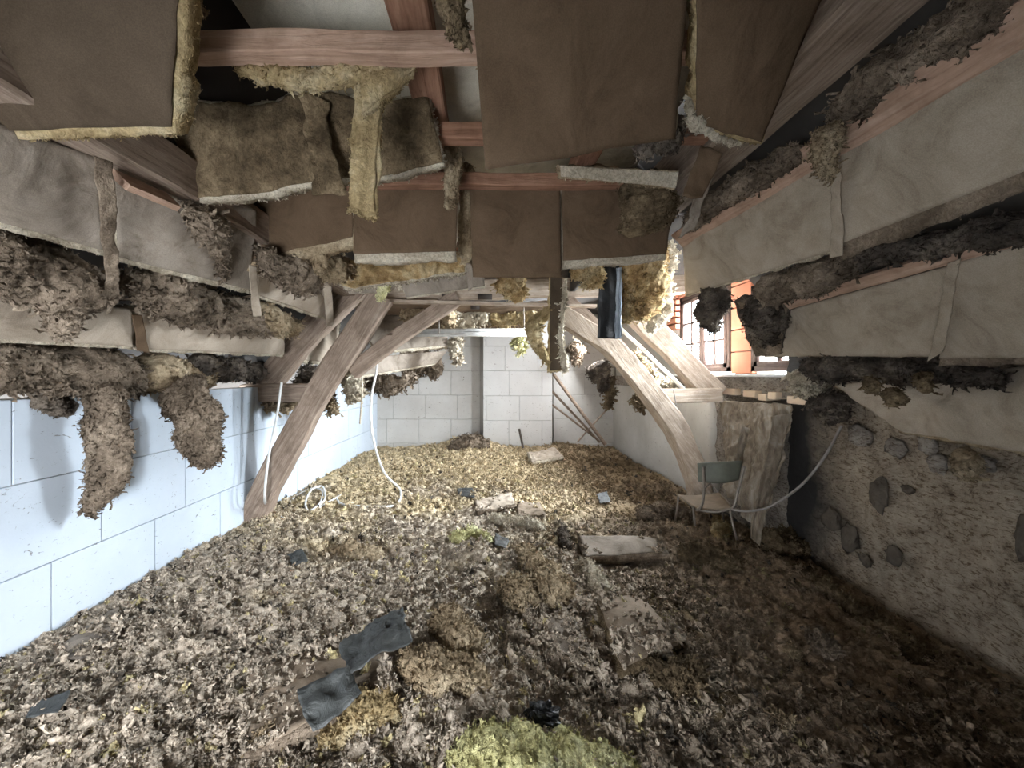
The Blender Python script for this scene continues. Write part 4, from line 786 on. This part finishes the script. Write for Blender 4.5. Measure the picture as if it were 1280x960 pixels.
# ================================================================== HANGING FILM, CHAIR, CABLES
hf = thing('hanging_film', 'dusty torn plastic film draped down the right wall behind the chair', 'plastic film', W(945, 680, 3.3))
subsheet('film_sheet', [W(896, 500, 4.15), W(992, 505, 3.2), W(950, 684, 3.12), W(905, 610, 3.75)], 'film', hf, 140, rough=.06, fold=.035, wr=.05, rag=(.05, .02, .03, .05), res=.012)
subsheet('film_fold', [W(962, 520, 3.18), W(990, 515, 3.15), W(948, 684, 3.05), W(936, 672, 3.1)], 'film', hf, 141, rough=.03, fold=.01, wr=.03, rag=(.02, .01, .02, .02))
subsheet('film_fold', [W(925, 530, 3.5), W(940, 535, 3.45), W(925, 600, 3.5), W(912, 600, 3.5)], 'film', hf, 142, rough=.03, fold=.01, wr=.03)
ch = thing('school_chair', 'green school chair with plywood seat, facing away among the wool litter', 'chair', Vector((G(893, 672).x, 3.42, .14)))
BLc = W(879, 584, 3.30); BRc = W(930, 583, 3.22)            # tops of the back posts
def cp(px, py, d): return W(px, py, d)
sL = cp(878, 634, 3.36); sR = cp(914, 636, 3.26); fL = cp(848, 620, 3.70); fR = cp(898, 617, 3.66)
def tp(name, pts, r=.011, n=24, mat='steel_dusty'): V, Fc = tube(pts, r, n, 8); return part(name, V, Fc, mat, ch)
tp('back_post', [BLc, cp(880, 612, 3.32), cp(877, 632, 3.34), cp(870, 637, 3.42)]); tp('back_post', [BRc, cp(923, 612, 3.24), cp(917, 634, 3.24), cp(911, 636, 3.30)])
tp('seat_rail', [cp(868, 634, 3.44), cp(848, 619, 3.72)]); tp('seat_rail', [cp(916, 636, 3.26), cp(900, 617, 3.66)]); tp('seat_rail', [cp(870, 637, 3.40), cp(893, 640, 3.34), cp(914, 636, 3.26)])
tp('leg', [cp(866, 633, 3.42), cp(868, 650, 3.42), cp(872, 686, 3.40)], .010); tp('leg', [cp(912, 636, 3.28), cp(916, 655, 3.26), cp(924, 688, 3.2)], .010)
tp('leg', [cp(848, 620, 3.72), cp(846, 640, 3.74), cp(842, 660, 3.78)], .010); tp('leg', [cp(900, 618, 3.68), cp(903, 640, 3.72), cp(906, 668, 3.76)], .010)
for q in ((881, 584), (925, 583)): V, Fc = tube([cp(q[0], q[1], 3.2), cp(q[0], q[1], 3.34)], .008, 3, 8); part('rivet', V, Fc, 'steel_dusty', ch)
tp('cross_wire', [cp(888, 604, 3.55), cp(898, 616, 3.5)], .005); tp('cross_wire', [cp(888, 604, 3.55), cp(878, 614, 3.5)], .005)
tp('cross_wire', [cp(888, 604, 3.55), cp(878, 614, 3.5)], .005)
u = np.linspace(0, 1, 17); v = np.linspace(0, 1, 9); VV, UU = np.meshgrid(v, u, indexing='ij')
TLc, TRc, BRb, BLb = [np.array(p) for p in (cp(874, 580, 3.36), cp(931, 577, 3.24), cp(926, 601, 3.25), cp(875, 603, 3.36))]
P = (TLc*(1-UU)[..., None]+TRc*UU[..., None])*(1-VV)[..., None]+(BLb*(1-UU)[..., None]+BRb*UU[..., None])*VV[..., None]
dn = np.array([.1, 1., 0]); P = P+dn*(-.03+.045*np.sin(np.pi*UU))[..., None]*-1; P[..., 2] += (.012*np.sin(np.pi*UU)*(VV-.5)*-2)
V, Fc = shell(P, P+dn*.01); part('backrest', V, Fc, 'chair_green', ch)
C4 = [np.array(p) for p in (fL, fR, cp(915, 636, 3.27), cp(868, 634, 3.42))]
P = (C4[0]*(1-UU)[..., None]+C4[1]*UU[..., None])*(1-VV)[..., None]+(C4[3]*(1-UU)[..., None]+C4[2]*UU[..., None])*VV[..., None]
P[..., 2] += .012-.012*np.sin(np.pi*UU); V, Fc = shell(P, P+np.array([0, 0, -.014])); Fc = Fc[:, ::-1]; part('seat', V, Fc, 'chair_seat', ch)
def cable(label, pts, r, mat, n=90):
    V, Fc = tube(pts, r, n, 8); p = Vector(pts[-1]); o = put('cable', mesh('cable', V-np.array(p), Fc, mat)); o.location = p; return tag(o, label, 'cable')
def gp(px, py, dz=.03): p = G(px, py); return Vector((p.x, p.y, p.z+dz))
cable('white cable hanging in front of the left strut down to the floor', [W(352, 478, 3.85), W(346, 520, 3.85), W(336, 570, 3.85), W(331, 620, 3.8), gp(336, 642, .04), gp(355, 652)], .012, 'cable_white')
cable('white cable hanging from knee brace and curving back across the litter', [W(468, 440, 4.5), W(471, 460, 4.5), W(464, 500, 4.5), W(466, 545, 4.5), W(480, 590, 4.6), gp(500, 618, .06), gp(497, 632), gp(478, 637), gp(430, 634), gp(420, 626)], .014, 'cable_white', 120)
cable('grey white cable looped in a small coil by the strut foot', [gp(362, 632), gp(372, 622), gp(392, 616, .06), gp(403, 622, .08), gp(400, 634, .05), gp(386, 642), gp(382, 634, .06), gp(390, 622, .1), gp(403, 618, .1), gp(406, 630, .06), gp(394, 640), gp(412, 630), gp(426, 622)], .011, 'cable_white', 120)
cable('thin pale wire bunch hanging left of the curved white cable', [W(450, 440, 4.6), W(453, 480, 4.6), W(450, 530, 4.6)], .010, 'wool_pale')
cable('grey cable drooping from sagging batt across to the school chair', [W(1052, 532, 2.75), W(1030, 572, 2.8), W(1000, 608, 2.9), W(962, 633, 3.0), W(935, 639, 3.1), W(915, 637, 3.2)], .009, 'cable_grey')
cable('thin twine hanging from the right tie piece down the white wall', [W(842, 488, 4.0), W(848, 520, 4.05), W(856, 548, 4.05), W(858, 580, 4.05)], .006, 'cable_grey', 40)

# ================================================================== THINGS IN THE LITTER
def gbatt(name, lab, cat, q, face, core, thick, seed, lift=.03, rag=(.02, .02, .02, .02), edge=120, **kw):
    """slab lying on the bed: corners by where they are seen; its top side is up"""
    c = [gp(px, py, lift+ex) for px, py, ex in q]
    return batt(name, lab, cat, c, None, face, core, thick, kw.pop('bow', .0), kw.pop('rough', .02), rag, (.004, .004, .004, .004), edge=edge, fs=kw.pop('fs', .022), seed=seed, **kw)
gbatt('fallen_batt', 'flat grey batt lying across the litter right of centre', 'insulation batt', [(722, 682, .06), (826, 684, .06), (838, 704, .05), (730, 708, .05)], 'kraft_grey', 'wool_grey', .06, 150, bow=.02)
gbatt('fallen_batt', 'large dusty brown batt with rounded end lying right of centre foreground', 'insulation batt', [(744, 762, .05), (796, 756, .05), (862, 822, .06), (778, 862, .06)], 'dusty_board', 'wool_moss', .10, 151, bow=.05, wr=.02)
gbatt('fallen_batt', 'narrow grey batt piece lying left of the large dusty one', 'insulation batt', [(676, 786, .05), (722, 788, .04), (762, 868, .04), (700, 838, .05)], 'kraft_grey', 'wool_grey', .07, 152, rag=(.03, .03, .05, .04), wr=.03)
gbatt('fallen_batt', 'dusty ribbed batt half buried at bottom right of centre', 'insulation batt', [(800, 732, .0), (846, 742, .0), (930, 900, .02), (860, 905, .02)], 'wool_moss', 'wool_moss', .05, 153, wr=.03, rough=.03)
gbatt('fallen_batt', 'broad dusty brown batt at the bottom, left of the dark film', 'insulation batt', [(300, 850, .03), (470, 800, .04), (500, 880, .05), (300, 965, .04)], 'dusty_board', 'wool_grey', .06, 154, wr=.03, rough=.04, rag=(.06, .03, .05, .03))
gbatt('fallen_batt', 'low dusty paper strip by the lower left wall', 'insulation batt', [(60, 820, .01), (150, 760, .01), (185, 780, .01), (90, 850, .01)], 'kraft_grey', 'wool_grey', .03, 155, wr=.02, rough=.02, rag=(.08, .08, .08, .08), edge=60)
gbatt('fallen_batt', 'white paper covered batt scrap in the middle distance, left one', 'insulation batt', [(592, 634, .05), (640, 624, .07), (646, 640, .05), (596, 648, .04)], 'kraft_beige', 'wool_grey', .04, 156, wr=.04, rag=(.05, .03, .05, .03), edge=60)
gbatt('fallen_batt', 'whitish crumpled scrap far back near the back wall', 'insulation batt', [(658, 572, .06), (694, 567, .08), (706, 578, .06), (664, 584, .05)], 'kraft_beige', 'wool_pale', .06, 157, wr=.06, rag=(.05, .05, .05, .05), edge=60)
gbatt('fallen_batt', 'rounded grey scrap just right of the white paper scrap', 'insulation batt', [(646, 638, .04), (676, 636, .05), (682, 654, .05), (645, 654, .04)], 'dusty_board', 'wool_grey', .06, 158, wr=.03, edge=60)
def gs(name, lab, cat, q, mat, seed, lift=.05, **kw): return sheet(name, lab, cat, [gp(px, py, lift+ex) for px, py, ex in q], mat, seed, **kw)
gs('slate_film_scrap', 'large crumpled dark grey film at bottom left of centre', 'plastic film', [(420, 840, .10), (506, 806, .17), (520, 850, .15), (432, 894, .10)], 'slate_film', 160, wr=.05, rough=.03)
gs('slate_film_scrap', 'dark trailing film running to the bottom edge of photo', 'plastic film', [(366, 905, .09), (440, 872, .11), (456, 912, .09), (385, 965, .07)], 'slate_film', 161, wr=.05, rough=.03)
gs('slate_film_scrap', 'dark grey plate of film lying at lower left', 'plastic film', [(45, 892, .02), (95, 878, .02), (78, 912, .02), (25, 920, .02)], 'slate_film', 162, wr=.02, rough=.02)
gs('slate_film_scrap', 'small dark flap among tufts right of strut foot', 'plastic film', [(358, 702, .02), (378, 698, .05), (388, 712, .02), (362, 714, .0)], 'slate_film', 163, wr=.03, lift=.04)
gs('slate_film_scrap', 'small dark square lying left of the school chair, middle distance', 'plastic film', [(744, 624, .03), (760, 622, .04), (764, 634, .01), (748, 636, .01)], 'slate_film', 164, wr=.02, lift=.05)
gs('slate_film_scrap', 'thin dark scrap near centre middle distance left of white scrap', 'plastic film', [(570, 616, .02), (592, 618, .03), (596, 628, .01), (572, 624, .01)], 'slate_film', 165, wr=.02, lift=.04)
gs('slate_film_scrap', 'grey fragment under the lower edge of yellow chunk', 'plastic film', [(618, 676, .04), (638, 684, .03), (634, 696, .01), (616, 690, .01)], 'slate_film', 166, wr=.02, lift=.04)
def crumple(name, lab, cat, px, py, r, mat, seed, dz=.02, fl=(1, .8, .7)):
    c = gp(px, py, dz); th, ph = np.meshgrid(np.linspace(0, 2*np.pi, 30, endpoint=False), np.linspace(.06, np.pi-.06, 20)); D = np.stack([np.sin(ph)*np.cos(th), np.sin(ph)*np.sin(th), np.cos(ph)], -1)
    k = .75+.9*np.abs(fbm(D*2.3+seed, seed, 3)); V = (D*k[..., None]*np.array(fl)*r).reshape(-1, 3)
    F4 = [list(map(int, f)) for f in tubefaces(20, 30)]+[list(range(30))[::-1], [570+q for q in range(30)]]
    o = put(name, mesh(name, V, F4, mat, False)); o.location = c; return tag(o, lab, cat)
crumple('black_film_ball', 'crumpled ball of shiny black film at bottom centre', 'plastic film', 676, 908, .075, 'black_film', 170, .03)
def chunk(lab, pts, rad, mat, seed, nf=420, fs=.03, lift=.04, name='wool_chunk', **kw):
    return wool_thing(name, lab, 'insulation wool', [gp(a, b_, lift) for a, b_ in pts], rad, mat, seed=seed, nf=nf, fs=fs, down=-.4, **kw)
chunk('bright fresh yellow wool mat at bottom centre edge', [(560, 952), (620, 945), (690, 950), (790, 965)], [.07, .11, .11, .06], 'wool_fresh', 171, 900, .022, .0, flat=(1, .7))
chunk('greenish yellow wool chunk near middle of the floor', [(562, 680), (590, 676), (618, 684)], [.05, .07, .04], 'wool_fresh', 172, 320, .03)
chunk('ribbed tan wool roll lying left of centre', [(408, 696), (440, 696), (476, 704)], [.05, .075, .06], 'wool_tan', 173, 460, .03)
chunk('torn standing wool wad, tallest of the centre heap', [(650, 690), (664, 712), (690, 740), (700, 770)], [.05, .08, .10, .07], 'wool_tan', 174, 700, .035)
chunk('left lobe of the centre wool heap', [(628, 740), (650, 752), (668, 768)], [.08, .10, .06], 'wool_tan', 175, 520, .035)
chunk('right lobe of the centre wool heap with cream edge', [(722, 718), (740, 732), (750, 752)], [.05, .07, .05], 'wool_pale', 176, 360, .03)
chunk('tan boulder of wool left of centre foreground', [(545, 790), (575, 805), (598, 822)], [.07, .10, .07], 'wool_tan', 177, 620, .026)
chunk('cream wool block below the tan boulder', [(500, 850), (535, 850), (580, 858), (590, 880)], [.07, .08, .08, .05], 'wool_tan', 178, 620, .026)
chunk('yellow wool ridge in front of the dark grey film', [(400, 945), (450, 908), (500, 890)], [.05, .06, .05], 'wool_yellow', 179, 420, .026)
chunk('small upright tan tongue of wool at bottom left of centre', [(330, 950), (326, 936)], [.04, .035], 'wool_tan', 180, 90, .03, n=16, M=14)
chunk('brown wool lump between large batt and bottom edge', [(815, 850), (850, 860), (880, 870)], [.06, .08, .06], 'wool_moss', 181, 420, .03)
chunk('grey brown wool roll lying left of the chair legs', [(800, 655), (835, 650), (868, 656)], [.09, .13, .09], 'wool_grey', 182, 360, .035)
chunk('yellow wool lump visible between the chair legs', [(893, 650), (904, 662), (896, 676)], [.05, .07, .05], 'wool_yellow', 183, 200, .03, .02)
chunk('dark wool heap right of the film foot against the wall', [(950, 690), (985, 690), (1010, 700)], [.1, .13, .08], 'wool_moss', 184, 360, .04)
chunk('brown tuft heap in front of the chair', [(850, 700), (890, 700), (930, 715)], [.06, .09, .07], 'wool_moss', 185, 460, .035, .0)
chunk('pale fibrous tuft lying in dark right foreground', [(1018, 808), (1030, 818), (1048, 832)], [.03, .05, .03], 'wool_grey', 186, 220, .03)
chunk('small ochre tuft left of the pale one in right foreground', [(982, 826), (998, 822)], [.025, .025], 'wool_tan', 187, 120, .02, n=14, M=12)
chunk('ochre curl at bottom right of centre', [(965, 905), (985, 925)], [.02, .025], 'wool_tan', 188, 120, .03, n=14, M=12)
chunk('wool crest of cream fibres beyond the centre heap', [(610, 655), (655, 660), (680, 668)], [.05, .06, .05], 'wool_pale', 189, 300, .035)
chunk('black debris heap by the centre heap, right of crest', [(695, 655), (702, 672), (712, 690)], [.05, .06, .05], 'wool_dark', 190, 260, .03, .0)
chunk('long low mound of brown wool along the right wall foot', [(1020, 730), (1090, 780), (1160, 835)], [.05, .06, .06], 'wool_moss', 191, 420, .035, .0)
chunk('far dark crest of wool against the back wall', [(560, 562), (590, 556), (612, 562)], [.1, .14, .1], 'wool_grey', 192, 320, .06)
